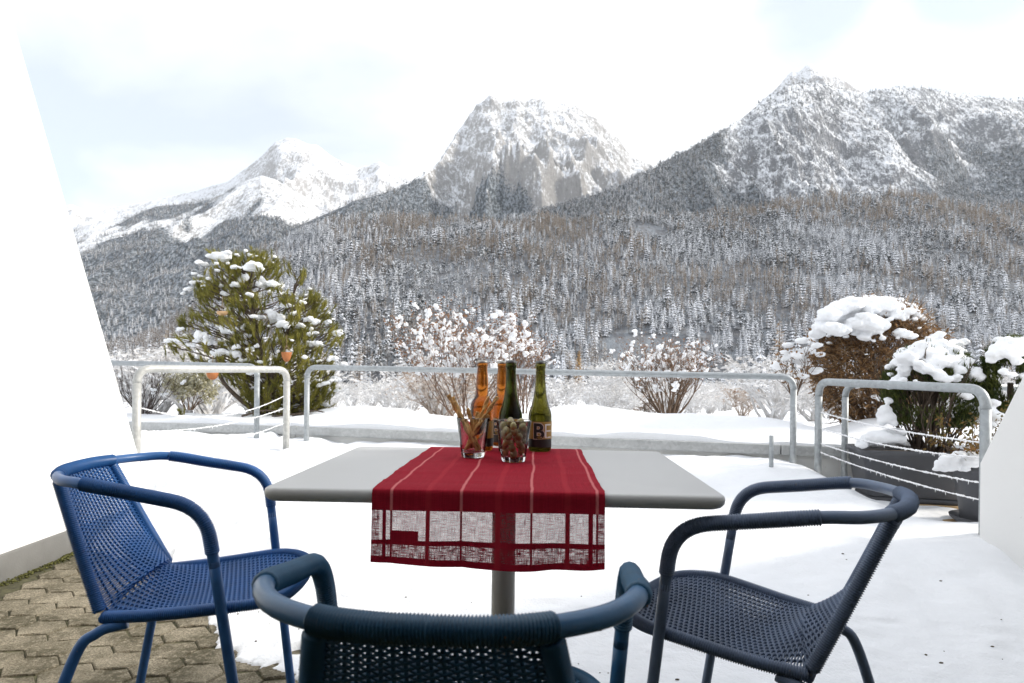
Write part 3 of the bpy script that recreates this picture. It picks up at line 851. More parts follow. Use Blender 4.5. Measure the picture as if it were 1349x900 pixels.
mb = MB(); mb.lathe([(.22, .0), (.22, .012), (.20, .022), (.05, .03), (.035, .036)], (.008, .02, 0), 36); mb.obj('base_plate', LEGM, table)

# runner: one sheet that lies over the top and hangs down front and back; w across, l along
t = NT('sheer_red_linen')
w, l, hang = t.attr('w'), t.attr('l'), t.attr('hang')
def band(c, hw, soft=.004):
    return t.math('SUBTRACT', 1.0, t.n('ShaderNodeMapRange', {'Value': t.math('ABSOLUTE', t.math('SUBTRACT', w, c)), 'From Min': hw - soft, 'From Max': hw + soft}).outputs[0])
def mx2(a, b): return t.math('MAXIMUM', a, b)
thin = band(.085, .006, .002)
for c in (.387, .688, .967): thin = mx2(thin, band(c, .006, .002))
wide = band(.245, .012)
for c in (.545, .842): wide = mx2(wide, band(c, .013))
hem = mx2(band(.018, .018, .003), band(.982, .018, .003))
hem2 = mx2(band(.055, .010, .003), band(.940, .012, .003))
vec = t.n('ShaderNodeCombineXYZ', {'X': w, 'Y': l, 'Z': 0.0}).outputs[0]
def thread(sx, sy, det=2): return t.noise(1.0, det, .6, t.n('ShaderNodeMapping', {'Vector': vec, 'Scale': (sx, sy, 1)}).outputs[0])
warp = thread(330, 40); weft = thread(24, 800); slub = thread(14, 90, 3); warp2 = thread(420, 12, 1)
yarn = mx2(t.math('ADD', warp, t.math('MULTIPLY', slub, .12)), t.math('ADD', weft, t.math('MULTIPLY', slub, .16)))
openw = t.ramp(yarn, .43, .82, (.56, .56, .56), (.98, .98, .98))                               # 1 = yarn, 0 = gap
hl = t.math('GREATER_THAN', hang, .094)                        # double cloth of the bottom hem
dense = mx2(hl, mx2(hem, 0.0))
opend = t.ramp(yarn, .44, .66, (.60, .60, .60), (1, 1, 1))
alpha = mx2(openw, mx2(t.math('MULTIPLY', dense, opend), mx2(wide, mx2(hem2, thin))))
seam = mx2(t.math('MULTIPLY', t.math('GREATER_THAN', hang, .090), t.math('LESS_THAN', hang, .099)), t.math('GREATER_THAN', hang, .122))
patch = t.math('MULTIPLY', t.math('MULTIPLY', t.math('GREATER_THAN', w, .080), t.math('LESS_THAN', w, .205)), t.math('MULTIPLY', t.math('GREATER_THAN', hang, .072), t.math('LESS_THAN', hang, .099)))
flat = t.math('LESS_THAN', hang, .034)                         # lies on the table or its edge: nothing to see through
alpha = mx2(alpha, mx2(seam, mx2(patch, flat)))
tone = t.math('ADD', t.math('MULTIPLY', warp2, .5), t.math('MULTIPLY', weft, .5))
red = t.mix(t.ramp(tone, .3, .7), (.24, .004, .016), (.44, .014, .034))
red = t.mix(t.math('MULTIPLY', wide, .45), red, (.48, .03, .045))
red = t.mix(t.math('MULTIPLY', t.math('MULTIPLY', thin, .8), flat), red, (.72, .22, .22))  # pale stripes only where flat: backlit darkening of the hang put into colour
t.P(Base_Color=red, Roughness=.85, Alpha=alpha)
t.p.inputs['Specular IOR Level'].default_value = .15
t.bump(tone, .35, .002)
trl = t.n('ShaderNodeBsdfTranslucent', {'Color': (.30, .01, .02)})
t.t.links.new(red, trl.inputs['Color'])
t.p.inputs['Alpha'].default_value = 1.0
for l_ in list(t.p.inputs['Alpha'].links): t.t.links.remove(l_)
m1 = t.n('ShaderNodeMixShader', {'Fac': .10}); t.t.links.new(t.p.outputs[0], m1.inputs[1]); t.t.links.new(trl.outputs[0], m1.inputs[2])
m2_ = t.n('ShaderNodeMixShader', {'Fac': alpha}); t.t.links.new(t.n('ShaderNodeBsdfTransparent').outputs[0], m2_.inputs[1]); t.t.links.new(m1.outputs[0], m2_.inputs[2]); t.t.links.new(m2_.outputs[0], t.o.inputs['Surface'])
LINEN = t.m
nw, RW = 60, .447
ls = []                                                        # (y, z, hang) profile in table axes
zt = TH + .0022; yf = -TD / 2 - .0028
for k in range(15): ls.append((yf, zt - .006 - .135 + .0095 * k, .135 - .0095 * k))
for k in range(1, 6):
    an = math.pi / 2 * k / 5; ls.append((yf + .006 - .006 * math.cos(an), zt - .006 + .006 * math.sin(an), 0.0))
for k in range(1, 44): ls.append((yf + .006 + (TD - .004) * k / 44, zt, 0.0))
for k in range(0, 4):
    an = math.pi / 2 * k / 3; ls.append((-yf - .006 + .006 * math.sin(an), zt - .006 + .006 * math.cos(an), 0.0))
for k in range(1, 12): ls.append((-yf, zt - .006 - .010 * k, .010 * k))
ls = [(y, z, h) for y, z, h in ls]
yl = np.array([p[0] for p in ls]); zl = np.array([p[1] for p in ls]); hg = np.array([p[2] for p in ls])
arc = np.concatenate([[0], np.cumsum(np.hypot(np.diff(yl), np.diff(zl)))])
Wd = np.linspace(0, 1, nw)
Xg, Yg2 = np.meshgrid((Wd - .5) * RW, yl); Zg = np.repeat(zl[:, None], nw, 1); Hg = np.repeat(hg[:, None], nw, 1); Ag = np.repeat(arc[:, None], nw, 1)
flat_ = (Hg == 0) & (np.abs(Yg2) < TD / 2 - .012)
cre = np.abs(fbm(Xg * 2.2, Ag * 11, None, 2, 61))
crease = np.exp(-((Ag - .135 - .21) / .010) ** 2) + .8 * np.exp(-((Ag - .135 - .10) / .009) ** 2) + .7 * np.exp(-((Ag - .135 - .38) / .012) ** 2)
Zg = Zg + np.where(flat_, .0016 * cre + .0035 * crease * (.5 + .5 * fbm(Xg * 4, Ag * 0, None, 2, 62)).clip(0, 1), 0)
front_ = (np.arange(len(ls)) < 15)[:, None]
sway = (.010 * np.sin(Xg * 20 + .6) + .006 * fbm(Xg * 8, Zg * 3, None, 2, 63)) * (Hg / .135)
Yg2 = Yg2 - np.where(Hg > 0, np.where(front_, np.abs(sway) + .001, -np.abs(sway) - .001), 0)
Zg = Zg + np.where((Hg > .1) & front_, .006 * fbm(Xg * 6 + 3, Xg * 0, None, 2, 65), 0)
Xg = Xg * (1 + .0 * Hg) + np.where(flat_, .003 * fbm(Ag * 9, Xg * 3, None, 2, 64), 0)
me = heightmesh('table_runner', Xg - .006, Yg2, Zg, {'w': np.repeat(Wd[None, :], len(ls), 0), 'l': Ag, 'hang': np.where(front_, Hg, Hg)})
run = link('table_runner', me, LINEN, None, None, 'sheer red striped linen runner draped across the grey table', 'table runner', None, (TX, TY, 0), TRZ)

# =================================================================== BOTTLES
def glass_mat(name, col, rough=.03, ior=1.33, dens=None):
    t = NT(name)
    f = t.noise(18, 3)
    t.P(Base_Color=col, Roughness=rough, IOR=ior, Transmission_Weight=1.0)
    if dens:
        va = t.n('ShaderNodeVolumeAbsorption', {'Color': dens[0], 'Density': dens[1]}); t.t.links.new(va.outputs[0], t.o.inputs['Volume'])
    return t.m
AMBER = glass_mat('amber_glass', (.55, .27, .06), dens=((.66, .34, .02), 40.0))
OLIVE = glass_mat('green_brown_glass', (.25, .24, .07), dens=((.42, .40, .03), 46.0))
OLIVED = glass_mat('dark_green_glass', (.15, .17, .06), dens=((.34, .40, .05), 70.0))
CAPS = m_simple('crown_cap_enamel', (.12, .12, .12), .35, .1, 30, metal=.6)
CAPL = m_simple('crown_cap_pale', (.35, .33, .30), .35, .1, 30, metal=.6)
LBLK = m_simple('label_black', (.018, .016, .016), .5, .1, 30)
LGOLD = m_simple('label_ochre', (.42, .25, .05), .55, .1, 30)
LPINK = m_simple('label_pale_pink', (.70, .55, .50), .55, .05, 30)
LWHITE = m_simple('label_white', (.82, .80, .76), .55, .05, 30)
def text_mesh(s, size, ext=0.0, offset=0.0):
    cu = bpy.data.curves.new('lettering', 'FONT'); cu.body = s; cu.size = size; cu.extrude = 0; cu.offset = offset; cu.align_x = 'LEFT'; cu.resolution_u = 4
    o = bpy.data.objects.new('lettering', cu); COL.objects.link(o)
    bpy.context.view_layer.update()
    me = bpy.data.meshes.new_from_object(o.evaluated_get(bpy.context.evaluated_depsgraph_get()))
    bpy.data.objects.remove(o); bpy.data.curves.remove(cu)
    return me
def wrap(me, r, a0, z0, sx=1.0):
    """bend flat lettering round an upright cylinder; a0 = angle of its left edge"""
    import bmesh
    bm = bmesh.new(); bm.from_mesh(me)
    bmesh.ops.subdivide_edges(bm, edges=[e for e in bm.edges if e.calc_length() > .004], cuts=2)
    for v in bm.verts:
        an = a0 + v.co.x * sx / r; v.co = Vector((r * math.cos(an), r * math.sin(an), z0 + v.co.y))
    bm.to_mesh(me); bm.free(); me.update()
    return me
def band_mesh(r, a0, a1, z0, z1, n=24):
    mb = MB(); mb.loft([[(r * math.cos(a0 + (a1 - a0) * k / n), r * math.sin(a0 + (a1 - a0) * k / n), z) for k in range(n + 1)] for z in (z0, z1)], cap=False, closed=False)
    return mb
def bottle(x, y, prof, gm, label, capm, ang, group='beer bottles on the red runner', rscale=1.0):
    b = thing('beer_bottle', label, 'bottle', (x, y, TH + .0035), group=group)
    mb = MB(); mb.lathe(prof, sides=40); mb.obj('glass_body', gm, b)
    H = prof[-1][1]; rt = .0155
    mb = MB()
    n = 42; rings = []
    for z, r, fl in ((-.006, rt + .0005, 1), (-.003, rt, .6), (.001, rt - .0015, .1), (.0025, rt - .004, 0), (.003, 0.001, 0)):
        rings.append([((r + fl * .0009 * (k % 2)) * math.cos(2 * math.pi * k / n), (r + fl * .0009 * (k % 2)) * math.sin(2 * math.pi * k / n), H + z) for k in range(n)])
    mb.loft(rings); mb.obj('crown_cap', capm, b)
    rb = .0337
    lb = band_mesh(rb, ang - 2.2, ang + 2.2, .012, .086, 48).obj('paper_label', LBLK, b)
    band_mesh(rb + .00035, ang - 2.2, ang + 2.2, .036, .085, 48).obj('ochre_band', LGOLD, lb)
    # the big B (dark with a pale outline) and white E
    for s, col, a, off, dr in (('B', LPINK, 0, .0036, .0007), ('B', LBLK, 0, .0016, .0011), ('E', LWHITE, .030, -.0006, .0009)):
        me = text_mesh(s, .060, 0, off); wrap(me, rb + dr, ang - .80 + a / rb, .0385)
        link('lettering', me, col, lb)
    return b
LONG = [(.029, 0), (.0325, .003), (.0333, .010), (.0333, .100), (.0325, .108), (.0295, .118), (.0250, .130), (.0200, .150), (.0165, .175), (.0145, .200), (.0138, .225), (.0142, .236), (.0155, .239), (.0155, .246), (.0138, .249), (.0134, .256)]
AMB = [(.029, 0), (.0325, .003), (.0333, .010), (.0333, .118), (.0320, .130), (.0275, .142), (.0205, .152), (.0175, .157), (.0176, .190), (.0160, .215), (.0140, .236), (.0145, .238), (.0155, .241), (.0155, .247), (.0138, .250), (.0134, .256)]
def toward(x, y): return math.atan2(-y, -x)
for px, py, pr, gm, lab, cm, da in (
    (633.5, 596, AMB, AMBER, 'amber brown beer bottle standing leftmost, behind the glass of breadsticks', CAPL, .75),
    (660.5, 590, AMB, AMBER, 'amber brown beer bottle half hidden behind the darker green bottle', CAPL, .6),
    (672, 598.5, LONG, OLIVED, 'dark green beer bottle standing behind the glass of olives', CAPS, .9),
    (711.5, 597, LONG, OLIVE, 'olive green beer bottle standing rightmost, its B E label showing', CAPS, .15)):
    x, y = on_table(px, py); y += .03
    bottle(x, y, pr, gm, lab, cm, toward(x, y) - da + .35)

# =================================================================== GLASSES, BREADSTICKS, OLIVES
CLEAR = glass_mat('clear_glass', (1, 1, 1), .0, 1.45)
def tumbler(px, py, label):
    x, y = on_table(px, py); y += .03
    g = thing('tumbler', label, 'glass', (x, y, TH + .0035), group='tumblers on the red runner')
    mb = MB()
    mb.lathe([(.0001, 0), (.0275, 0), (.0300, .002), (.0312, .008), (.0440, .102), (.0440, .1035), (.0432, .1045), (.0424, .1035), (.0300, .016), (.0285, .0135), (.0001, .0130)], sides=48, cap=False)
    mb.obj('glass_wall', CLEAR, g)
    return x, y, TH + .0035
BREAD = m_simple('baked_bread', (.52, .31, .11), .75, .45, 60, .5, 140)
gx, gy, gz = tumbler(622, 606, 'clear tumbler holding the breadsticks, left of the other tumbler')
def breadstick(bx, by, tx, ty, tz, label, seed):
    rr = random.Random(seed)
    t_ = thing('breadstick', label, 'breadstick', (gx + bx, gy + by, gz + .018), group='breadsticks standing in the left tumbler')
    mb = MB()
    a, b = Vector((0, 0, 0)), Vector((tx - bx, ty - by, tz - .018))
    m_ = a.lerp(b, .5) + Vector((rr.uniform(-.004, .004), rr.uniform(-.003, .003), 0))
    pts = resample(catmull([a, m_, b], 16), .0022)
    d = (b - a).normalized(); u = d.orthogonal().normalized(); v = d.cross(u)
    for ph in (0, math.pi):
        P_ = [p + (u * math.cos(i * .20 + ph) + v * math.sin(i * .20 + ph)) * .0024 for i, p in enumerate(pts)]
        mb.tube(P_, [.0033 * (.65 if i in (0, len(pts) - 1) else 1) * rr.uniform(.92, 1.08) for i in range(len(pts))], 7)
    mb.obj('twisted_dough', BREAD, t_)
sticks = [(.020, -.006, -.066, -.012, .164, 'breadstick leaning furthest left out of the tumbler'), (.018, .010, -.056, .004, .158, 'breadstick leaning left, just behind the furthest-left breadstick'),
          (.006, .010, -.016, .014, .128, 'short upright breadstick in the middle of the tumbler'), (-.020, -.010, .064, -.010, .160, 'breadstick leaning right, its tip the furthest right'),
          (-.012, .012, .040, .012, .160, 'breadstick leaning right with a pale tip, behind the furthest-right breadstick'), (-.014, .000, .024, -.026, .098, 'short breadstick leaning right against the front rim'),
          (.012, -.014, -.050, -.018, .148, 'breadstick leaning left in front of the bundle'), (-.004, .008, .010, .028, .118, 'short breadstick standing at the back of the bundle'), (-.018, .004, .040, -.002, .112, 'dark breadstick low on the right of the bundle')]
for i, s_ in enumerate(sticks): breadstick(*s_, 200 + i)

gx, gy, gz = tumbler(676.5, 612, 'clear tumbler filled with green olives, right of the breadsticks')
t = NT('green_olive_skin')
rnd = t.n('ShaderNodeObjectInfo').outputs['Random']
f = t.noise(60, 3); t.P(Base_Color=t.mix(t.math('ADD', t.math('MULTIPLY', rnd, .7), t.math('MULTIPLY', f, .3)), (.17, .14, .045), (.40, .33, .12)), Roughness=.28)
t.p.inputs['Coat Weight'].default_value = .4
OLIVEM = t.m
V, F = ICO[2]
om = bpy.data.meshes.new('olive'); om.from_pydata((V * np.array([.0088, .0088, .0118])).tolist(), [], F); om.polygons.foreach_set('use_smooth', [True] * len(F)); om.materials.append(OLIVEM)
rr = random.Random(5)
for lev, (n, z) in enumerate(((4, .0235), (5, .036), (5, .049), (6, .062), (6, .075), (6, .087), (3, .098))):
    ri = .030 + (z - .016) / .0875 * .0124
    ro = ri - .0098
    for k in range(n):
        an = 2 * math.pi * k / n + lev * .7 + rr.uniform(-.12, .12)
        q = ro if n > 3 else ro * .5
        o = link('olive', om, None, None, None, ('green olive heaped at the top of the right tumbler' if lev > 4 else 'green olive inside the right tumbler, below the heaped top'), 'olive', 'olives in the right tumbler' + (' (top)' if lev > 4 else ''), (gx + q * math.cos(an), gy + q * math.sin(an), gz + z + rr.uniform(-.002, .002)))
        o.rotation_euler = (rr.uniform(-1.2, 1.2), rr.uniform(-.3, .3), an + 1.57)
        s_ = rr.uniform(.92, 1.06); o.scale = (s_, s_, s_)

# =================================================================== CHAIRS (shared meshes, one set of objects per chair)
CH = {}
def tube_mesh(key, pts, r, sides=14):
    mb = MB(); mb.tube(pts, r, sides); CH[key] = mb.mesh(key)
def ribbed(key, pts, r, cordr=.0023, sides=12):
    """tube tightly wound with round cord"""
    P_ = resample(pts, cordr * 2 / 3)
    rs = [r + cordr * (.35 + (1.25, .55, -.25)[i % 3]) for i in range(len(P_))]
    rs[0] = rs[-1] = r
    mb = MB(); mb.tube(P_, rs, sides); CH[key] = mb.mesh(key)
TR = .0118
F_, C_, A_, B_ = [Vector(p) for p in ((.2015, .215, 0), (.2418, .1254, .660), (.2176, -.1365, .709), (.118, -.240, .712))]
S_ = Vector((.177, -.113, .405))
def mirr(P_): return [Vector((-p.x, p.y, p.z)) for p in P_]
leg_top = C_ + (F_ - C_).normalized() * .085
back_c = Vector((0, -.262, .714))
half = [C_ + (A_ - C_) * .25, C_ + (A_ - C_) * .6, A_, Vector((.180, -.200, .711)), B_, Vector((.06, -.258, .7135)), back_c]
hoop_half = catmull([C_] + half, 10)
hoop = [F_.lerp(C_, .80)] + bend(leg_top, C_, half[1], .075, 9) + [p for p in hoop_half if (p - C_).length > .085]
hoop_full = hoop + list(reversed(mirr(hoop)))[1:]
tube_mesh('armrest_hoop', resample(hoop_full, .012), TR)
def part_of(P_, a, b):
    i = min(range(len(P_)), key=lambda k: (P_[k] - a).length); j = min(range(len(P_)), key=lambda k: (P_[k] - b).length)
    return P_[min(i, j):max(i, j) + 1]
hf = resample(hoop, .006)
armw = part_of(hf, C_ + (F_ - C_).normalized() * .105, A_)
ribbed('arm_wrap_r', armw, TR + .0004); ribbed('arm_wrap_l', mirr(armw), TR + .0004)
bw = part_of(hf, B_ + Vector((.006, .004, 0)), back_c)
ribbed('back_wrap', bw + list(reversed(mirr(bw)))[1:], TR + .0010, .0019)
front_leg = [F_, F_.lerp(C_, .82)]
tube_mesh('leg_fr', resample(front_leg, .05), TR); tube_mesh('leg_fl', resample(mirr(front_leg), .05), TR)
rear = catmull([(.180, -.060, .392), (.190, -.118, .375), (.208, -.160, .315), (.265, -.237, 0)], 8)
tube_mesh('leg_rr', rear, TR); tube_mesh('leg_rl', mirr(rear), TR)
post = [B_ + Vector((0, 0, -.012)), B_.lerp(S_, .5) + Vector((.0, -.004, 0)), S_ + Vector((0, -.006, .012))]
ribbed('post_r', catmull(post, 12), TR - .0012); ribbed('post_l', mirr(catmull(post, 12)), TR - .0012)
seat_half = catmull([S_, (.192, 0, .412), (.206, .149, .428), (.192, .215, .430), (.145, .262, .428), (.07, .279, .425), (0, .283, .424)], 8)
rim = seat_half + list(reversed(mirr(seat_half)))[1:]
ribbed('seat_rim', rim, TR - .0015)
tube_mesh('rear_bar', [(-.177, -.113, .400), (.177, -.113, .400)], TR * .8, 10)
def weave(key, rows, nl, rc=.0020, rl=.0028, amp=.0027):
    """rows: list of functions u->point; cross cords follow the rows, long cords run through them over and under"""
    mb = MB(); us = np.linspace(-.93, .93, nl); m = len(rows)
    G = np.array([[rows[j](u) for u in us] for j in range(m)])
    Nn = np.zeros_like(G)
    for j in range(m):
        d1 = G[min(j + 1, m - 1)] - G[max(j - 1, 0)]; d2 = np.gradient(G[j], axis=0)
        c = np.cross(d2, d1); Nn[j] = c / np.maximum(1e-9, np.linalg.norm(c, axis=1))[:, None]
    for j in range(m):
        e0, e1 = rows[j](-1), rows[j](1)
        P_ = [Vector(e0)]
        for k in range(nl):
            P_.append(Vector(G[j, k] + Nn[j, k] * amp * (1 if (j + k) % 2 else -1)))
        P_.append(Vector(e1)); mb.tube(P_, rc, 5, cap=False)
    for k in range(nl):
        P_ = [Vector(G[j, k] - Nn[j, k] * amp * (1 if (j + k) % 2 else -1)) for j in range(m)]
        mb.tube(P_, rl, 5, cap=False)
    CH[key] = mb.mesh(key)
pc = catmull(post, 12)
def edge_at(P_, t_):
    q = t_ * (len(P_) - 1); i = min(int(q), len(P_) - 2); return P_[i].lerp(P_[i + 1], q - i)
nb = 66; rowsB = []
for j in range(nb):
    t_ = -.02 + 1.0 * j / (nb - 1); e = edge_at(pc, t_)
    k_ = max(0, (t_ - .42) / .58)
    off = Vector((0, -.016 * (1 - t_) + .044 * k_ ** 2, .040 * k_ ** 2))
    rowsB.append(lambda u, e=e, off=off: np.array((e.x * u, e.y + off.y * (1 - u * u), e.z + off.z * (1 - u * u))))
weave('woven_back', rowsB, 19)
ns = 70; rowsS = []
sh = resample(seat_half, .004)
for j in range(ns):
    y_ = -.105 + (.276 + .105) * j / (ns - 1)
    e = min(sh, key=lambda p: abs(p.y - y_))
    k_ = max(0, 1 - j / 26)
    off = -.016 * min(1, j / 16) * min(1, (ns - j) / 14) + .042 * k_ ** 2
    oy = .014 * k_ ** 2
    rowsS.append(lambda u, e=e, off=off, y_=y_, oy=oy: np.array((e.x * u, y_ + oy * (1 - u * u), e.z + off * (1 - u * u))))
b_, s_ = rowsB[-1], rowsS[0]
rowsS = [(lambda u, q=q: b_(u) * (1 - q) + s_(u) * q) for q in (.0, .25, .5, .75)] + rowsS
weave('woven_seat', rowsS, 21)
PARTS = (('armrest_hoop', 'armrest_hoop', 0), ('arm_wrap', 'arm_wrap_r', 1), ('arm_wrap', 'arm_wrap_l', 1), ('back_wrap', 'back_wrap', 1), ('leg', 'leg_fr', 0), ('leg', 'leg_fl', 0), ('leg', 'leg_rr', 0), ('leg', 'leg_rl', 0),
         ('back_post', 'post_r', 1), ('back_post', 'post_l', 1), ('seat_rim', 'seat_rim', 1), ('rear_bar', 'rear_bar', 0), ('woven_back', 'woven_back', 1), ('woven_seat', 'woven_seat', 1))
for me in CH.values(): me.materials.append(None)
def chair(x, y, rz, label, tube, wrapm):
    c = thing('armchair', label, 'chair', (x, y, 0), rz, 'blue woven armchairs round the table')
    for nm, key, mi in PARTS:
        o = link(nm, CH[key], None, c)
        if nm.startswith('woven'): o['kind'] = 'stuff'
        sl = o.material_slots[0]; sl.link = 'OBJECT'; sl.material = wrapm if mi else tube
    return c
chair(-.8113, 1.578, -1.4581, 'bright blue woven armchair at the left end of the table, on the bare paving', paint('blue_enamel', (.030, .125, .34)), paint('blue_cord', (.026, .125, .36), (.3, .22, .2), .42))
chair(.5626, 1.3673, .9641, 'dull slate blue woven armchair at the right of the table, standing in the snow', paint('slate_enamel', (.125, .175, .27)), paint('slate_cord', (.115, .16, .25), (.22, .17, .09), .45))
chair(-.0636, .8616, -.0516, 'dark petrol blue woven armchair nearest the camera, its back to the camera', paint('petrol_enamel', (.034, .122, .25), rough=.3), paint('petrol_cord', (.021, .090, .170), (.28, .14, .07), .4))

# =================================================================== PLANTS IN THE BEDS AND POTS
def leaf_mat(name, a, b, rough=.6, trans=.25, scale=5):
    t = NT(name)
    rnd = t.noise(scale, 3, .7); f2 = t.noise(scale * 9, 2)
    c = t.mix(t.ramp(t.math('ADD', t.math('MULTIPLY', rnd, .6), t.math('MULTIPLY', f2, .4)), .38, .62), a, b)
    t.P(Base_Color=c, Roughness=rough); t.p.inputs['Specular IOR Level'].default_value = .25
    tr = t.n('ShaderNodeBsdfTranslucent', {'Color': c})
    mxs = t.n('ShaderNodeMixShader', {'Fac': trans}); t.t.links.new(t.p.outputs[0], mxs.inputs[1]); t.t.links.new(tr.outputs[0], mxs.inputs[2]); t.t.links.new(mxs.outputs[0], t.o.inputs['Surface'])
    return t.m
SNTEX = bpy.data.textures.new('snow_crumble', 'CLOUDS'); SNTEX.noise_scale = .035; SNTEX.noise_depth = 3
def snow_pads(parent, pads, voxel=.016, name='snow', rough=.25, seed=0):
    """pads: (centre, (rx, ry, rz)); lumpy clumps fused into one snow mass"""
    mb = MB()
    for i, (c, r) in enumerate(pads): mb.blob(c, r, seed + i, 2, rough, fr=1.6)
    o = mb.obj(name, SNOWSOFT, parent, kind='stuff')
    m = o.modifiers.new('fuse', 'REMESH'); m.mode = 'VOXEL'; m.voxel_size = voxel; m.use_smooth_shade = True
    d = o.modifiers.new('crumble', 'DISPLACE'); d.texture = SNTEX; d.strength = voxel * 1.5; d.mid_level = .5; d.texture_coords = 'LOCAL'
    return o
def quads(mb, C, D, wd, ln, r, fold=.25):
    """a leaf: two-triangle blade at C along D"""
    d = Vector(D).normalized(); s = d.cross(Vector((r.uniform(-1, 1), r.uniform(-1, 1), r.uniform(-1, 1)))).normalized() * wd * .5
    p = Vector(C); n = d.cross(s).normalized() * wd * fold
    mb.add([p, p + d * ln * .5 + s, p + d * ln, p + d * ln * .5 - s + n], [(0, 1, 2), (0, 2, 3)])
def needles(mb, p, d, n, ln, wd, r, back=.06):
    d = d.normalized(); u = d.orthogonal().normalized(); v = d.cross(u)
    for _ in range(n):
        an = r.uniform(0, 6.283); sp = r.uniform(.15, .75)
        q = (d + (u * math.cos(an) + v * math.sin(an)) * sp).normalized()
        b = p - d * r.uniform(0, back); w = q.cross(d).normalized() * wd * .5 if q.cross(d).length > 1e-6 else u * wd * .5
        tip = b + q * ln * r.uniform(.7, 1.1)
        mb.add([b - w, b + w, tip], [(0, 1, 2)])
BARK = m_simple('dark_bark', (.085, .062, .045), .9, .35, 25, .5, 60)
PINEL = leaf_mat('pine_needles', (.105, .115, .024), (.36, .32, .070), .5, .32, 4)

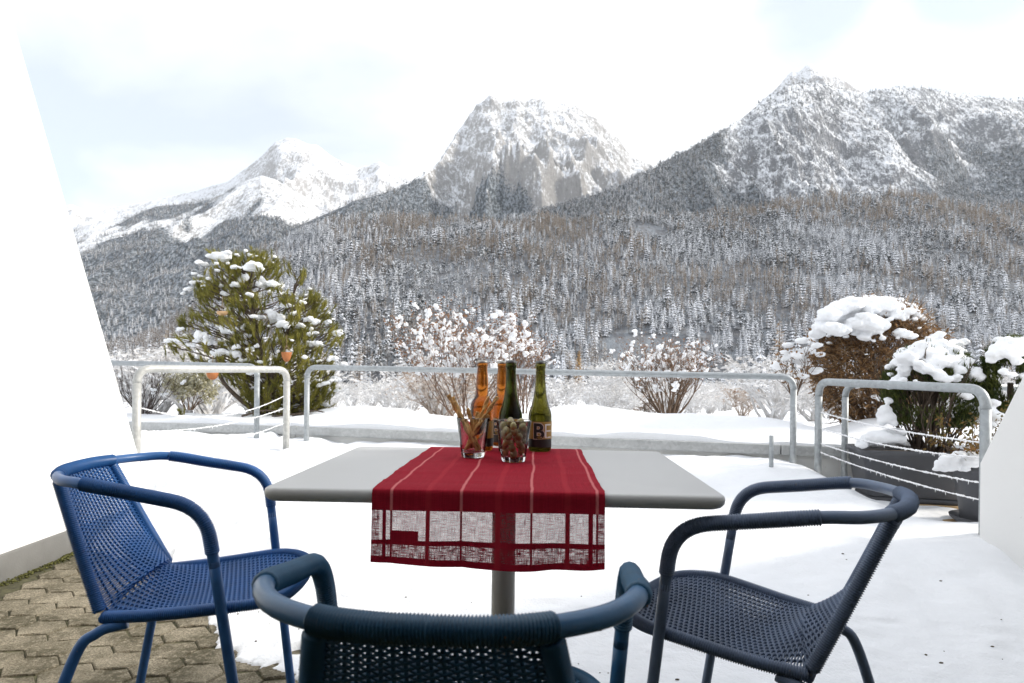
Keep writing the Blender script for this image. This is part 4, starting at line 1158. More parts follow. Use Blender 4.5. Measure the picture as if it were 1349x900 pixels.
# ---- the pine: leaning stems, whorled boughs, needle tufts, snow pads, hanging feeders
def build_pine():
    r = random.Random(42)
    Yp = 6.75; k = Yp / FPX
    base = Vector((at(352, 545, Yp).x, Yp, bed_z(at(352, 545, Yp).x, Yp) - .05))
    root = thing('pine_tree', 'bushy green pine with snow on its boughs, standing in the bed behind the left railings', 'pine tree', tuple(base))
    W2 = lambda px, py, dy=0: at(px, py, Yp + dy) - base
    tops = [(327, 326, 0), (296, 332, .15), (366, 345, -.1), (392, 372, .1), (270, 368, -.1), (246, 428, .0), (430, 415, .1), (445, 440, -.1)]
    trunk = MB(); wood = MB(); fol = MB(); pads = []
    main = catmull([(0, 0, 0), W2(352, 500), W2(338, 440, -.05), W2(330, 380), W2(325, 328)], 8)
    n_ = len(main); trunk.tube(main, [.045 * (1 - .85 * i / n_) for i in range(n_)], 8)
    lean = catmull([(-.02, 0, .02), W2(318, 528, -.1), W2(292, 500, -.15), W2(285, 470, -.2)], 6); trunk.tube(lean, [.030 * (1 - .6 * i / len(lean)) for i in range(len(lean))], 7)
    s2 = catmull([W2(352, 505), W2(372, 460, -.1), W2(385, 410, -.1), W2(388, 375)], 6); trunk.tube(s2, [.030 * (1 - .75 * i / len(s2)) for i in range(len(s2))], 7)
    prof = [(545, 335, 428), (520, 322, 442), (490, 290, 446), (460, 224, 450), (440, 220, 450), (425, 226, 448), (405, 256, 432), (385, 258, 412), (360, 250, 402), (345, 268, 378), (332, 274, 340), (322, 318, 334)]
    py_ = [p[0] for p in prof][::-1]; xl = [p[1] for p in prof][::-1]; xr = [p[2] for p in prof][::-1]
    tips = []
    tries = 0
    while len(tips) < 520 and tries < 16000:
        tries += 1
        py = r.uniform(324, 545); l, q = np.interp(py, py_, xl), np.interp(py, py_, xr)
        px = r.uniform(l, q); cx = (l + q) / 2; hw = (q - l) / 2
        e_ = min(1, abs(px - cx) / max(1, hw))
        dmax = math.sqrt(max(0, 1 - e_ * e_)) * min(hw * k, .75)
        dy = r.uniform(-1, 1) * dmax
        if fbm(px / 26, py / 17, dy * 3, 2, 91) < -.04 - .3 * (py > 490): continue
        p = W2(px, py, dy)
        if any((p - o).length < .050 for o in tips): continue
        tips.append(p)
    for i, p in enumerate(tips):
        # bough from the stem to the tip: rises outward then droops a little under snow
        h = max(.15, p.z - .12 - .35 * math.hypot(p.x - .1, p.y) * .5)
        st = min(main if p.x < .25 else main + s2, key=lambda m_: abs(m_.z - h) + .4 * math.hypot(m_.x - p.x, m_.y - p.y))
        mid = st.lerp(p, .55) + Vector((r.uniform(-.05, .05), r.uniform(-.05, .05), r.uniform(-.06, .04)))
        P_ = catmull([st, mid, p], 5)
        if i % 2 == 0: wood.tube(P_, [.010 * (1 - .75 * j / len(P_)) for j in range(len(P_))], 4)
        else: wood.tube(P_[4:], [.006 * (1 - .6 * j / 8) for j in range(len(P_[4:]))], 4)
        d = (P_[-1] - P_[-3]).normalized(); d = (d + Vector((0, 0, .6 + .6 * r.random()))).normalized()
        needles(fol, p, d, 54, .085, .0055, r, .12)
        for q in range(2):
            o_ = p + Vector((r.uniform(-.07, .07), r.uniform(-.07, .07), r.uniform(-.05, .05)))
            needles(fol, o_, (d + Vector((r.uniform(-.8, .8), r.uniform(-.8, .8), .4))).normalized(), 40, .075, .0052, r, .10)
            if q == 0: wood.tube([P_[-3], o_], [.004, .002], 3)
    m_ = BARK
    trunk.obj('trunk', m_, root); wood.obj('branch', m_, root, kind='stuff'); fol.obj('needles', PINEL, root, smooth=False, kind='stuff')
    spots = [(288, 338, 16, 7), (298, 333, 9, 5), (268, 346, 9, 5), (258, 372, 8, 4), (247, 381, 9, 4), (240, 386, 6, 3), (320, 368, 8, 8), (312, 352, 7, 5), (335, 352, 14, 8), (352, 374, 14, 8), (367, 377, 8, 5), (343, 368, 6, 6), (298, 387, 8, 5), (365, 420, 11, 10), (374, 429, 10, 8), (357, 413, 8, 7), (342, 418, 8, 5), (386, 425, 10, 5), (396, 429, 9, 5), (410, 421, 9, 5), (416, 424, 7, 5), (412, 452, 12, 5), (420, 455, 7, 4), (446, 439, 10, 5), (440, 473, 9, 5), (452, 480, 7, 5), (434, 424, 7, 4),
             (227, 449, 11, 5), (241, 449, 9, 4), (238, 434, 7, 4), (252, 455, 6, 4), (266, 442, 11, 8), (258, 450, 7, 6), (277, 449, 9, 7), (305, 435, 13, 6), (315, 433, 9, 5), (290, 464, 14, 7), (308, 467, 8, 7), (312, 456, 6, 6), (325, 451, 8, 4), (330, 460, 6, 4), (338, 455, 5, 4), (288, 430, 6, 4), (300, 408, 5, 4), (255, 360, 5, 4), (264, 363, 4, 3), (406, 440, 5, 5), (378, 402, 9, 4), (392, 413, 8, 4), (443, 500, 9, 6), (440, 515, 8, 5), (330, 492, 8, 3), (398, 398, 6, 3), (325, 330, 5, 3), (303, 362, 6, 3), (284, 356, 5, 3)]
    for i, (px, py, w_, h_) in enumerate(spots):
        l, q = np.interp(py, py_, xl), np.interp(py, py_, xr); e_ = min(.98, abs(px - (l + q) / 2) / max(8, (q - l) / 2))
        dy = -math.sqrt(1 - e_ * e_) * .45 * r.uniform(.3, 1)
        c = W2(px, py, dy); a_, b_ = w_ * k * .92, h_ * k * .95
        n2 = 5 + int(w_ / 2.5)
        for j in range(n2):
            o_ = Vector((r.uniform(-1, 1) * a_ * .75, r.uniform(-.8, .8) * a_ * .7, r.uniform(-.35, .35) * b_))
            s_ = r.uniform(.22, .55)
            pads.append((tuple(c + o_), (a_ * s_, a_ * s_ * .9, max(b_ * s_ * 1.1, a_ * s_ * .55))))
    for i in range(190):
        p = r.choice(tips); s_ = r.uniform(.009, .026)
        for j in range(r.randint(1, 3)): pads.append((tuple(p + Vector((r.uniform(-.03, .03), r.uniform(-.03, .03), .03 + r.uniform(-.01, .01)))), (s_ * r.uniform(.9, 1.5), s_ * 1.2, s_ * .8)))
    snow_pads(root, pads, .010, rough=.35, seed=300)
    return root
build_pine()
TERRA = m_simple('terracotta', (.37, .135, .045), .8, .25, 14, .3, 90)
TERRAD = m_simple('terracotta_inside', (.25, .10, .045), .85, .2, 14)
STRING = m_simple('hemp_string', (.30, .22, .13), .9)
def feeder(px, py, Y, sc, label, shape, col=TERRA, cord_l=.10):
    p = at(px, py, Y)
    f = thing('hanging_pot', label, 'hanging pot', tuple(p), group='small pots hanging in the pine')
    mb = MB()
    prof = {'cup': [(.004, -.064), (.016, -.058), (.030, -.040), (.041, -.012), (.047, .020), (.049, .026), (.046, .028), (.042, .020), (.034, -.010), (.020, -.038), (.0005, -.048)],
            'ball': [(.001, -.052), (.020, -.049), (.038, -.034), (.050, -.008), (.052, .010), (.046, .032), (.034, .040), (.030, .041), (.028, .036), (.040, .020), (.040, -.005), (.001, -.034)],
            'disc': [(.001, -.030), (.030, -.028), (.050, -.014), (.056, .006), (.055, .012), (.050, .010), (.040, -.008), (.001, -.016)]}[shape]
    mb.lathe([(r * sc, z * sc) for r, z in prof], sides=22, cap=False); mb.obj('clay_body', col, f)
    mb = MB()
    for an in (0, 2.1, 4.2): mb.tube([(math.cos(an) * .046 * sc, math.sin(an) * .046 * sc, .024 * sc), (0, 0, .024 + cord_l * .55)], .0022, 4)
    mb.tube([(0, 0, .024 + cord_l * .55), (0, 0, cord_l + .06)], .0025, 4); mb.obj('string', STRING, f)
    return f
feeder(377.5, 468, 6.05, 1.05, 'terracotta pot hanging on the right of the pine, above the short railing', 'cup', cord_l=.13)
feeder(280, 493, 6.0, 1.05, 'round terracotta ball hanging low on the left of the pine, just under the railing', 'ball', cord_l=.12)
feeder(293, 412, 6.1, .95, 'pale clay dish half hidden high in the middle of the pine', 'disc', m_simple('pale_clay', (.52, .33, .18), .85, .2, 14), .10)

# ---- twiggy shrubs
def twigs(mb, p, d, ln, r0, depth, r, tips, spread=.55, up=.25, seg=3, split=(2, 3)):
    P_ = [p]; q = d.normalized()
    for _ in range(seg):
        q = (q + Vector((r.uniform(-.22, .22), r.uniform(-.22, .22), r.uniform(-.12, .22) + up * .2))).normalized()
        P_.append(P_[-1] + q * ln / seg)
    mb.tube(P_, [r0 * (1 - .45 * i / seg) for i in range(seg + 1)], 4 if r0 > .004 else 3, cap=False)
    tips.append((P_[-1], q, depth))
    if depth <= 0: return
    for _ in range(r.randint(*split)):
        b = r.choice(P_[1:]) if r.random() < .4 else P_[-1]
        nd = (q + Vector((r.uniform(-1, 1), r.uniform(-1, 1), r.uniform(-.5, .9))) * spread).normalized()
        twigs(mb, b, nd, ln * r.uniform(.55, .85), r0 * .6, depth - 1, r, tips, spread, up, seg, split)
def twig_shrub(label, px, pyb, Y, w, h, stems, depth, twm, leafm=None, leafn=0, leafs=.03, snow=None, seed=1, zb=None, name='garden_shrub', group=None, r0=.009, spread=.55, leafkeep=1.0, lean=0.5):
    r = random.Random(seed); b = at(px, pyb, Y)
    if zb is not None: b.z = zb
    root = thing(name, label, 'shrub', tuple(b), group=group)
    mb = MB(); tips = []
    for i in range(stems):
        an = r.uniform(0, 6.283); q = r.random() ** .5
        o_ = Vector((math.cos(an) * q * w * .12, math.sin(an) * q * w * .12, 0))
        d = Vector((math.cos(an) * q * w * lean, math.sin(an) * q * w * lean, h * .8))
        twigs(mb, o_, d, d.length * .52, r0 * r.uniform(.7, 1.2), depth, r, tips, spread)
    mb.obj('twigs', twm, root, kind='stuff')
    if leafm:
        lf = MB(); ends = [t_ for t_ in tips if t_[2] <= 1]
        for _ in range(leafn):
            p, q, _d = r.choice(ends)
            c = p + Vector((r.gauss(0, .03), r.gauss(0, .03), r.gauss(0, .03)))
            quads(lf, c, Vector((r.uniform(-1, 1), r.uniform(-1, 1), r.uniform(-1.2, .6))), leafs * r.uniform(.4, .8), leafs * r.uniform(.7, 1.3), r)
        lf.obj('dry_leaves', leafm, root, smooth=False, kind='stuff')
    if snow:
        n, s0, s1, zmin = snow; pads = []
        ends = [t_ for t_ in tips if t_[2] <= 1 and t_[0].z > zmin * h]
        for i in range(n):
            p, q, _d = r.choice(ends); s_ = s0 + (s1 - s0) * r.random() ** 2
            for j in range(r.randint(2, 5)):
                z_ = s_ * r.uniform(.35, .9)
                pads.append((tuple(p - q * s_ * j * r.uniform(.4, .9) + Vector((r.uniform(-1, 1) * s_ * .6, r.uniform(-1, 1) * s_ * .6, z_ * .45))), (z_ * r.uniform(.8, 1.3), z_ * r.uniform(.8, 1.3), z_ * r.uniform(.6, 1.0))))
        snow_pads(root, pads, max(.008, s0 * .5), rough=.4, seed=seed * 31)
    return root
TWIGR = m_simple('russet_twigs', (.16, .098, .065), .85, .35, 12)
TWIGB = m_simple('brown_twigs', (.13, .085, .055), .85, .35, 12)
TWIGD = m_simple('dark_twigs', (.055, .040, .034), .85, .35, 12)
DRYL = leaf_mat('dry_brown_leaves', (.045, .025, .012), (.40, .23, .105), .75, .25, 22)
RUSTL = leaf_mat('russet_leaves', (.17, .085, .045), (.34, .20, .12), .75, .35)
twig_shrub('large russet shrub heaped with clumps of snow, behind the long railing and the bottles', 612, 552, 6.9, .98, .80, 17, 4, TWIGR, RUSTL, 2600, .030, (520, .010, .040, .42), 3, spread=.62, lean=.60)
twig_shrub('tall bare russet shrub with few leaves, rising just right of the snow-heaped shrub', 690, 552, 7.3, .50, .80, 12, 4, TWIGR, RUSTL, 1500, .026, (130, .012, .035, .3), 4, spread=.5, lean=.55)
twig_shrub('low brown many-stemmed shrub under snow, right of the bottles below the long railing', 880, 552, 7.6, .72, .74, 44, 3, TWIGB, RUSTL, 1500, .026, (420, .009, .036, .18), 6, spread=.6, lean=.8)
twig_shrub('dark leafless shrub beside the tall left wall, behind the railings', 190, 545, 7.0, .62, .48, 26, 2, TWIGD, None, 0, .03, (24, .014, .03, .3), 8, r0=.006, spread=.4, lean=.7)
FROSTL = leaf_mat('frosted_yellow_needles', (.20, .18, .05), (.62, .60, .52), .7, .2, 9)
twig_shrub('small frosted yellow-green shrub between the dark shrub and the pine', 248, 540, 7.6, .42, .42, 12, 2, TWIGB, FROSTL, 2200, .045, (26, .014, .03, .2), 9, r0=.006, spread=.7, lean=.6)
# tuft of green needles poking through the snow of the bed
r = random.Random(3); mb = MB(); c = at(239, 541, 6.55)
for i in range(7): needles(mb, Vector((r.uniform(-.05, .05), r.uniform(-.03, .03), r.uniform(0, .06))), Vector((r.uniform(-.6, .6), r.uniform(-.4, .4), .8)), 26, .07, .005, r)
tag(mb.obj('needle_tuft', PINEL, loc=(c.x, 6.55, bed_z(c.x, 6.55) - .01), smooth=False), 'small tuft of green needles poking out of the snow left of the pine', 'plant')
# dead branch lying in the bed below the pine
mb = MB(); c = at(352, 552, 6.2)
for dx, ln, a_ in ((-.25, .5, .10), (.05, .55, -.06), (.25, .42, .12)): mb.tube(catmull([(dx, 0, .0), (dx + ln * .5, -.03, .04 + a_ * .2), (dx + ln, .0, .02)], 5), [.012 - .0008 * i for i in range(11)], 5)
tag(mb.obj('fallen_branch', BARK, loc=(c.x, 6.2, bed_z(c.x, 6.2) + .005)), 'bare brown branches lying on the bed under the pine', 'branch')

# ---- the big brown bush behind the right end of the parapet
def dome_pads(C, rx, ry, rz, want, n, s0, s1, r, k=1.0):
    o = []; tries = 0
    while len(o) < n and tries < n * 40:
        tries += 1
        v = Vector((r.gauss(0, 1), r.gauss(0, 1), r.gauss(0, 1))).normalized()
        if not want(v): continue
        s_ = r.uniform(s0, s1); q = r.uniform(.94, 1.04)
        o.append((tuple(C + Vector((v.x * rx * q, v.y * ry * q, v.z * rz * q))), (s_ * 1.15, s_ * 1.1, s_ * r.uniform(.55, .8))))
    return o
def brown_bush():
    r = random.Random(17); Yc = 5.55; k = Yc / FPX
    b = at(1150, 552, Yc); b.z = .44
    root = thing('brown_bush', 'large rounded bush of dry brown leaves with a snow cap, behind the right railings', 'bush', tuple(b))
    pale = MB()
    C = at(1150, 478, Yc) - b; RX, RY, RZ = 84 * k, .50, 82 * k
    wood = MB(); lf = MB(); tips = []
    for i in range(30):
        an = r.uniform(0, 6.283); el = r.uniform(.15, 1.5)
        d = Vector((math.cos(an) * math.cos(el) * RX, math.sin(an) * math.cos(el) * RY, math.sin(el) * RZ * 1.5))
        twigs(wood, Vector((r.uniform(-.1, .1), r.uniform(-.1, .1), -.05)), d, d.length * .55, .012, 3, r, tips, .7, .1)
    wood.tube(catmull([(.22, -.05, 0), (.20, -.08, .3), (.16, -.05, .6)], 5), .030, 7); wood.tube(catmull([(.05, -.1, 0), (.0, -.1, .4), (-.12, -.05, .7)], 5), .022, 6)
    n = 0
    while n < 8500:
        v = Vector((r.gauss(0, 1), r.gauss(0, 1), r.gauss(0, 1))).normalized() * r.uniform(.45, 1.0) ** .55
        wob = 1 + .16 * float(vnoise(v.x * 2.3 + 5, v.y * 2.3, v.z * 2.3, 8)) + .05 * float(vnoise(v.x * 7 + 5, v.y * 7, v.z * 7, 9))
        p = C + Vector((v.x * RX * wob, v.y * RY * wob, v.z * RZ * wob))
        if float(vnoise(p.x * 5, p.y * 5, p.z * 5, 14)) < -.12 and r.random() < .85: continue
        if p.z < .0: continue
        quads(lf, p, Vector((r.uniform(-1, 1) + v.x * .5, r.uniform(-1, 1), r.uniform(-1.1, .7))), r.uniform(.009, .020), r.uniform(.03, .065), r); n += 1
        if n % 3 == 0:
            d = (v + Vector((r.uniform(-.6, .6), r.uniform(-.6, .6), r.uniform(-.5, .5)))).normalized()
            (wood if n % 2 else pale).tube([p - d * .06, p + (d + Vector((r.uniform(-.4, .4), 0, r.uniform(-.3, .4)))) * r.uniform(.04, .10)], [.0030, .0014], 3, cap=False)
    for i in range(26):
        px = r.uniform(1110, 1220); p = at(px, 398 + abs(px - 1150) * .12, Yc + r.uniform(-.2, .2)) - b
        wood.tube([p, p + Vector((r.uniform(-.04, .05), 0, r.uniform(.05, .12)))], [.003, .001], 3)
    wood.obj('twigs', TWIGB, root, kind='stuff'); pale.obj('pale_twigs', m_simple('pale_twigs', (.36, .24, .13), .85, .3, 12), root, kind='stuff'); lf.obj('dry_leaves', DRYL, root, smooth=False, kind='stuff')
    pads = []
    def cap_(x0, y0, x1, y1, n, w_, dy):
        for i in range(n):
            t_ = i / max(1, n - 1); px, py = x0 + (x1 - x0) * t_, y0 + (y1 - y0) * t_
            c = at(px, py, Yc + dy + r.uniform(-.09, .09)) - b; a_ = w_ * k * r.uniform(.75, 1.15)
            pads.append((tuple(c), (a_ * 1.35, a_ * 1.3, a_ * .75)))
    for x0, y0, x1, y1, n, w_, dy in ((1079, 430, 1098, 410, 5, 9, -.30), (1090, 415, 1125, 400, 7, 11, -.32), (1108, 405, 1168, 402, 9, 10, -.25), (1120, 398, 1180, 400, 9, 9, -.05), (1160, 400, 1205, 407, 6, 8, .0), (1172, 412, 1205, 410, 5, 6, -.3), (1095, 432, 1108, 436, 4, 9, -.45),
                                  (1124, 425, 1162, 430, 6, 8, -.46), (1136, 416, 1150, 420, 4, 7, -.43), (1186, 438, 1200, 443, 3, 6, -.47), (1076, 440, 1084, 430, 3, 7, -.3), (1140, 400, 1150, 408, 4, 10, -.3)):
        cap_(x0, y0, x1, y1, n, w_, dy)
    for i in range(26):
        v = Vector((r.uniform(-.9, .9), -r.uniform(.5, 1), r.uniform(-.6, .8))).normalized(); p = C + Vector((v.x * RX, v.y * RY, v.z * RZ)); s_ = r.uniform(.010, .024)
        pads.append((tuple(p), (s_ * 1.4, s_ * 1.2, s_ * .8)))
    nz_ = lambda v, sd: float(vnoise(v.x * 2.4 + sd, v.y * 2.4, v.z * 2.4, 43))
    pads += dome_pads(C, RX * .97, RY * .97, RZ * 1.0, lambda v: .85 * v.z - .38 * v.x - .1 * v.y + .34 * nz_(v, 5) > .58, 230, .020, .045, r)
    pads += dome_pads(C, RX, RY, RZ, lambda v: v.z > -.1 and v.y < .2 and nz_(v, 11) > .40, 22, .012, .030, r)
    snow_pads(root, pads, .012, rough=.30, seed=800)
brown_bush()
def snow_twig(px, py, Y, label, n, sc, seed, leafm=DRYL):
    """small low plant mostly hidden under snow pads"""
    r = random.Random(seed); b = at(px, py, Y); root = thing('snowy_sapling', label, 'shrub', tuple(b))
    mb = MB(); tips = []; lf = MB()
    for i in range(9): twigs(mb, Vector((0, 0, 0)), Vector((r.uniform(-.6, .6), r.uniform(-.4, .4), 1)), .22 * sc, .006 * sc, 2, r, tips, .7)
    for i in range(260):
        p, q, d = r.choice(tips); quads(lf, p + Vector((r.gauss(0, .02), r.gauss(0, .02), r.gauss(0, .02))), Vector((r.uniform(-1, 1), r.uniform(-1, 1), r.uniform(-1, 1))), .014, .035, r)
    mb.obj('twigs', TWIGB, root, kind='stuff'); lf.obj('leaves', leafm, root, smooth=False, kind='stuff')
    snow_pads(root, [(tuple(r.choice(tips)[0] + Vector((0, 0, .01))), tuple(np.array((1.3, 1.2, .65)) * r.uniform(.025, .05) * sc)) for _ in range(n)], .012, seed=seed)
snow_twig(1046, 530, 5.2, 'small snow-padded sapling beside the left edge of the big brown bush', 22, 1.0, 71)

# ---- right-hand planters
PLAST = m_simple('charcoal_plastic', (.085, .088, .098), .55, .12, 6, .12, 160)
PLASTD = m_simple('charcoal_plastic_foot', (.06, .062, .07), .6, .12, 6)
WOOD = m_simple('weathered_plank', (.40, .27, .14), .8, .3, 7, .3, 50)
SOIL = m_simple('potting_soil', (.05, .038, .028), .95, .4, 30)
def trough():
    c = (2.585, 4.06); rz = -.20; L_, D_ = .66, .36; z0, z1 = .185, .485
    t = thing('planter_trough', 'long charcoal plastic trough holding the snow-capped round shrub', 'planter', (c[0], c[1], z0), rz)
    mb = MB(); rings = []
    for z, k, ins in ((0, .86, .012), (.01, .87, 0), (.262, .975, 0), (.264, 1.0, 0), (.298, 1.012, 0), (.30, 1.005, .002), (.296, .95, .004), (.262, .93, .004)):
        rings.append([(x * k, y * k, z) for x, y in rrect(L_ / 2 - ins, D_ / 2 - ins, .045)])
    mb.loft(rings); mb.obj('tub', PLAST, t)
    mb = MB(); mb.loft([[(x, y, z) for x, y in rrect(L_ / 2 * .9, D_ / 2 * .88, .05)] for z in (.255, .268)]); mb.obj('soil', SOIL, t)
    mb = MB(); mb.loft([[(x * k, y * k, z) for x, y in rrect(L_ / 2 * .86, D_ / 2 * .86, .04)] for z, k in ((-.03, .98), (-.028, 1), (.0, 1))]); mb.obj('tray', PLASTD, t)
    return c, rz, z1
tc_, trz, tz1 = trough()
for i, (x, y, z, w_, d_, rz, lab) in enumerate(((2.60, 3.96, .136, .50, .16, -.25, 'weathered plank lying under the front of the grey trough'), (2.35, 4.10, .125, .16, .42, -.2, 'weathered plank end under the left of the grey trough'), (2.66, 3.62, .108, .34, .12, -.12, 'plank lying in front of the small grey pot'))):
    mb = MB(); mb.box((0, 0, 0), (w_, d_, .036), 0, bev=.003); tag(mb.obj('plank', WOOD, loc=(x, y, z), rz=rz), lab, 'plank', 'planks under the planters')
def round_shrub():
    r = random.Random(23); Yc = 4.07; k = Yc / FPX
    b = at(1222, 592, Yc); b.z = tz1 - .045
    root = thing('round_shrub', 'round green shrub with a thick cap of snow, growing in the long grey trough', 'shrub', tuple(b))
    C = at(1226, 516, Yc) - b; RX, RY, RZ = 60 * k, .27, 66 * k
    wood = MB(); tips = []
    for i in range(34):
        an = r.uniform(0, 6.283); el = r.uniform(.35, 1.45)
        d = Vector((math.cos(an) * math.cos(el) * RX * 1.2, math.sin(an) * math.cos(el) * RY * 1.2, math.sin(el) * RZ * 1.7))
        twigs(wood, Vector((r.uniform(-.10, .10), r.uniform(-.06, .06), 0)), d, d.length * .6, .009, 2, r, tips, .4, .3)
    lf = MB(); n = 0
    while n < 5200:
        v = Vector((r.gauss(0, 1), r.gauss(0, 1), r.gauss(0, 1))).normalized() * r.uniform(.5, 1.0) ** .5
        p = C + Vector((v.x * RX, v.y * RY, v.z * RZ))
        if v.z < -.15 and r.random() < .30 + .35 * (v.x < .1): continue
        if v.z < -.7: continue
        if float(vnoise(p.x * 8, p.y * 8, p.z * 8, 15)) < -.3: continue
        d = Vector((v.x * .5 + r.uniform(-.6, .6), v.y * .5 + r.uniform(-.6, .6), .5 + r.random()))
        needles(lf, p, d, 5, .040, .006, r, .02); n += 1
    wood.obj('branches', BARK, root, kind='stuff')
    lf.obj('foliage', leaf_mat('juniper_green', (.026, .050, .016), (.12, .135, .030), .6, .2, 6), root, smooth=False, kind='stuff')
    pads = []
    for x0, y0, x1, y1, n_, w_, dy in ((1190, 475, 1215, 455, 6, 13, -.14), (1200, 468, 1262, 462, 8, 13, -.10), (1215, 452, 1268, 452, 7, 9, .02), (1188, 492, 1200, 475, 4, 9, -.14), (1208, 480, 1226, 490, 5, 9, -.24), (1222, 485, 1240, 492, 4, 8, -.26), (1228, 476, 1255, 478, 5, 10, -.2),
                                        (1256, 486, 1288, 496, 7, 9, -.20), (1240, 500, 1262, 498, 5, 7, -.26), (1262, 480, 1284, 490, 4, 7, -.14), (1172, 510, 1186, 496, 5, 8, -.12), (1240, 440, 1225, 446, 3, 6, .0), (1176, 505, 1190, 500, 3, 6, -.18), (1262, 470, 1276, 478, 3, 7, -.05), (1205, 503, 1216, 506, 3, 4, -.26)):
        for i in range(n_):
            t_ = i / max(1, n_ - 1); c = at(x0 + (x1 - x0) * t_ + r.uniform(-2, 2), y0 + (y1 - y0) * t_ + r.uniform(-2, 2), Yc + dy + r.uniform(-.04, .04)) - b; a_ = w_ * k * r.uniform(.6, .95)
            pads.append((tuple(c), (a_ * 1.15, a_ * 1.1, a_ * .72)))
    for x, y, s_, dy in ((1166, 540, 8, -.08), (1172, 550, 8, -.1), (1163, 555, 7, -.08), (1170, 528, 6, -.06), (1160, 546, 6, -.06), (1178, 558, 5, -.12), (1274, 535, 8, -.14), (1264, 532, 5, -.16), (1284, 540, 7, -.12), (1282, 556, 8, -.08), (1290, 548, 6, -.06)):
        c = at(x, y, Yc + dy) - b; pads.append((tuple(c), (s_ * k, s_ * k * .9, s_ * k * .8)))
    nz_ = lambda v, sd: float(vnoise(v.x * 2.6 + sd, v.y * 2.6, v.z * 2.6, 41))
    pads += dome_pads(C, RX * .93, RY * .95, RZ * .96, lambda v: v.z - .18 * v.x + .50 * nz_(v, 3) > .66, 100, .018, .038, r)
    pads += dome_pads(C, RX, RY, RZ, lambda v: v.z > -.2 and v.y < .2 and nz_(v, 9) > .42, 26, .012, .030, r)
    snow_pads(root, pads, .010, rough=.24, seed=1200)
round_shrub()
# snow heaped on the trough's rim
r = random.Random(9); mb = MB()
t = thing('trough_snow', 'snow heaped on the left end of the grey trough', 'snow', tuple(at(1160, 578, 4.0)))
pads = [(tuple(at(x, y, 3.98 + r.uniform(-.05, .16)) - at(1160, 578, 4.0)), (s_ * .0052 * 1.4, s_ * .0052 * 1.2, s_ * .0052 * .6)) for x, y, s_ in ((1140, 583, 8), (1150, 579, 11), (1160, 576, 12), (1170, 574, 12), (1182, 578, 9), (1156, 584, 9), (1168, 583, 10), (1135, 587, 6), (1178, 570, 10), (1188, 584, 6))]
snow_pads(t, pads, .010, 'snow_clump', seed=1500)
# the small pot, its plant spilling over, and the column shrub behind
def small_pot():
    c = (2.70, 3.50); z0 = .125
    t = thing('plant_pot', 'small charcoal plant pot on a saucer, tight against the right wall', 'plant pot', (c[0], c[1], z0))
    mb = MB(); mb.lathe([(.150, .03), (.152, .034), (.190, .30), (.203, .302), (.206, .338), (.200, .342), (.186, .335), (.180, .30)], sides=36); mb.obj('tub', PLAST, t)
    mb = MB(); mb.lathe([(.16, 0), (.165, .002), (.200, .030), (.205, .045), (.198, .047), (.16, .028)], sides=36); mb.obj('saucer', PLASTD, t)
    mb = MB(); mb.lathe([(.178, .300), (.178, .312)], sides=24); mb.obj('soil', SOIL, t)
small_pot()
def spill():
    r = random.Random(31); b = Vector((2.70, 3.50, .44)); root = thing('trailing_plant', 'low trailing plant under snow, spilling over the rim of the small grey pot', 'plant', tuple(b))
    mb = MB(); tips = []; lf = MB(); pads = []
    for i in range(12): twigs(mb, Vector((r.uniform(-.08, .08), r.uniform(-.08, .08), 0)), Vector((r.uniform(-1, .5), r.uniform(-1, .3), .35)), .15, .005, 2, r, tips, .7, -.1)
    for i in range(900):
        p, q, d = r.choice(tips); quads(lf, p + Vector((r.gauss(0, .02), r.gauss(0, .02), r.gauss(0, .02))), Vector((r.uniform(-1, 1), r.uniform(-1, 1), r.uniform(-1.2, .4))), .014, .03, r)
    for x, y, s_ in ((1238, 611, 6), (1250, 606, 9), (1262, 606, 10), (1274, 602, 10), (1284, 600, 9), (1245, 618, 5), (1256, 616, 7), (1268, 615, 8), (1232, 618, 4), (1280, 610, 8), (1264, 598, 6)):
        c = at(x, y, 3.36 + r.uniform(-.03, .08)) - b; pads.append((tuple(c), (s_ * .0044 * 1.25, s_ * .0044 * 1.2, s_ * .0044 * .7)))
    mb.obj('stems', TWIGB, root, kind='stuff'); lf.obj('leaves', leaf_mat('mixed_leaves', (.07, .085, .022), (.26, .13, .05), .7, .25), root, smooth=False, kind='stuff')
    snow_pads(root, pads, .009, rough=.26, seed=1700)
spill()
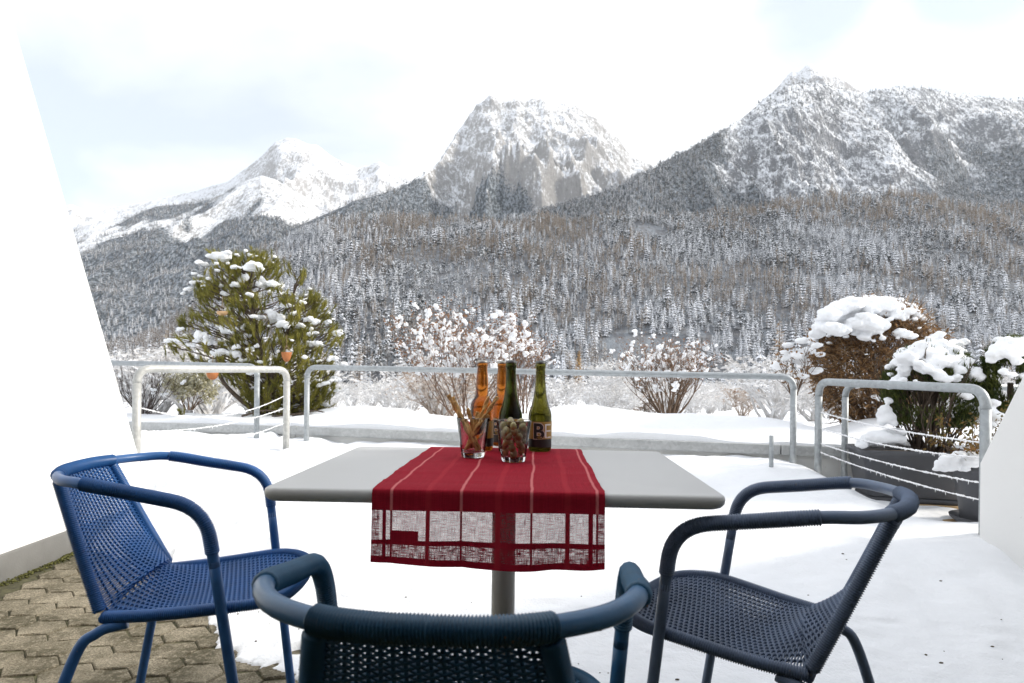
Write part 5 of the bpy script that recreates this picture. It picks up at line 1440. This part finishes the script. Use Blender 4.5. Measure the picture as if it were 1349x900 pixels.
def column():
    r = random.Random(37); Yc = 3.85; k = Yc / FPX; b = at(1330, 600, Yc); b.z = .42
    root = thing('column_shrub', 'upright dark green conifer with snow on top, half hidden by the right wall', 'shrub', tuple(b))
    wood = MB(); wood.tube([(0, 0, -.05), (0, 0, .5)], .016, 6); lf = MB(); n = 0
    C = at(1334, 500, Yc) - b
    while n < 3600:
        v = Vector((r.gauss(0, 1), r.gauss(0, 1), r.gauss(0, 1))).normalized() * r.uniform(.5, 1) ** .5
        p = C + Vector((v.x * 36 * k, v.y * .18, v.z * 58 * k))
        if float(vnoise(p.x * 9, p.y * 9, p.z * 9, 16)) < -.3: continue
        needles(lf, p, Vector((v.x * .6 + r.uniform(-.4, .4), v.y * .6, 1)), 5, .04, .006, r, .02); n += 1
    wood.obj('stem', BARK, root); lf.obj('foliage', bpy.data.materials['juniper_green'], root, smooth=False, kind='stuff')
    pads = []
    for x, y, s_, dy in ((1310, 468, 9, -.1), (1318, 460, 11, -.1), (1330, 454, 13, -.08), (1342, 452, 13, -.05), (1306, 475, 6, -.1), (1326, 466, 10, -.14), (1338, 462, 11, -.14), (1316, 448, 6, 0), (1340, 476, 7, -.17), (1322, 490, 6, -.17), (1334, 494, 5, -.17), (1300, 540, 9, -.1), (1312, 548, 9, -.12), (1304, 560, 8, -.1), (1352, 470, 12, -.1), (1348, 496, 6, -.15), (1310, 530, 6, -.12), (1300, 575, 8, -.08)):
        c = at(x, y, Yc + dy) - b; pads.append((tuple(c), (s_ * k * 1.1, s_ * k, s_ * k * .75)))
    snow_pads(root, pads, .010, rough=.25, seed=1900)
column()

# ---- frosted garden growth and the trees on the meadow below
FRSH = leaf_mat('hoar_frosted_twigs', (.50, .48, .46), (.84, .85, .87), .8, .2, 1.2)
FRSHB = leaf_mat('frosted_russet_twigs', (.30, .20, .13), (.72, .70, .68), .8, .2, 1.2)
def frosty_mesh(seed, n=900, mat=None):
    r = random.Random(seed); mb = MB(); tips = []
    for i in range(16):
        an = r.uniform(0, 6.28); twigs(mb, Vector((r.uniform(-.1, .1), r.uniform(-.1, .1), 0)), Vector((math.cos(an) * .5, math.sin(an) * .5, 1)), .5, .02, 2, r, tips, .6, .1, 2)
    for i in range(n):
        p, q, d = r.choice(tips); quads(mb, p + Vector((r.gauss(0, .06), r.gauss(0, .06), r.gauss(0, .05))), Vector((r.uniform(-1, 1), r.uniform(-1, 1), r.uniform(-.6, .8))), r.uniform(.02, .05), r.uniform(.05, .12), r)
    me = mb.mesh('frosted_shrub', False); me.materials.append(mat); return me
FS = [frosty_mesh(s, 900, m_) for s, m_ in ((1, FRSH), (2, FRSH), (3, FRSHB), (4, FRSHB))]
r = random.Random(77)
for i in range(120):
    Y = 10 + 60 * r.random() ** 1.6; a = r.uniform(-.62, .80)
    X = a * Y; z = float(ground_z(np.array(X), np.array(Y)))
    o = link('frosted_shrub', FS[r.choice((0, 0, 0, 1, 1, 1, 1, 2 if a > -.2 else 0))], None, None, None, 'frosted leafless shrub on the snowy slope below the terrace', 'shrub', 'frosted shrubs on the slope below the terrace', (X, Y, z - .03), r.uniform(0, 6.28))
    s_ = r.uniform(.55, 1.15) * (1 + Y / 70); o.scale = (s_ * r.uniform(.9, 1.4), s_ * r.uniform(.9, 1.4), s_ * .8)
M_GOLD = tree_mat('golden_larch_twigs', (.46, .30, .13), (.52, .36, .18), .95, 1.3)
LARG = larch_mesh('larch', 9, 420); LARG.materials.append(M_GOLD); LARG.materials.append(M_TRUNK)
for i in range(150):
    Y = 70 * (560 / 70) ** (r.random() ** .75); a = r.uniform(-.62, .80); X = a * Y; z = float(ground_z(np.array(X), np.array(Y)))
    kd = r.random() < (.55 if Y < 250 else .42)
    if -.28 < a < -.02 and Y < 420 and r.random() < .75: continue
    h = r.uniform(4, 10) + 8 * min(1, Y / 300) * r.random()
    if kd: o = link('spruce_tree', r.choice(SPR), None, None, None, 'young spruce dusted with snow, on the meadow below the terrace', 'spruce tree', 'young spruces on the meadow', (X, Y, z - .1), r.uniform(0, 6))
    else: o = link('larch_tree', r.choice(LAR), None, None, None, 'bare tan larch standing on the meadow below the terrace', 'larch tree', 'bare larches on the meadow', (X, Y, z - .1), r.uniform(0, 6)); h *= 1.2
    o.scale = (h * 1.15, h * 1.15, h)
def meadow_tree(px, pyb, Y, h, me, nm, label, cat, w=1.1):
    a, e = ray(px, pyb); X = a * Y; z = float(ground_z(np.array(X), np.array(Y)))
    o = link(nm, me, None, None, None, label, cat, None, (X, Y, z - .1), 1.0); o.scale = (h * w, h * w, h)
meadow_tree(762, 530, 150, 12.5, LARG, 'larch_tree', 'slender golden larch just right of the bottles', 'larch tree', 1.0)
meadow_tree(585, 540, 42, 1.9, SPR[3], 'spruce_tree', 'small dark spruce just left of the breadsticks, behind the snow mound', 'spruce tree', 1.5)
meadow_tree(560, 540, 48, 2.0, SPR[1], 'spruce_tree', 'small snow-dusted spruce, second to the left of the breadsticks', 'spruce tree', 1.4)

# =================================================================== AIR
HZ = bpy.data.materials.new('haze_air'); HZ.use_nodes = True
HZ.node_tree.nodes.clear()
vp = HZ.node_tree.nodes.new('ShaderNodeVolumePrincipled'); vp.inputs['Color'].default_value = (.86, .93, 1, 1); vp.inputs['Density'].default_value = 3.0e-5; vp.inputs['Anisotropy'].default_value = .2
ho = HZ.node_tree.nodes.new('ShaderNodeOutputMaterial'); HZ.node_tree.links.new(vp.outputs[0], ho.inputs['Volume'])
mb = MB(); mb.box((0, 3200, 1318), (18800, 12800, 2764)); mb.obj('haze', HZ, smooth=False, kind='stuff', label='thin winter haze in the valley air')
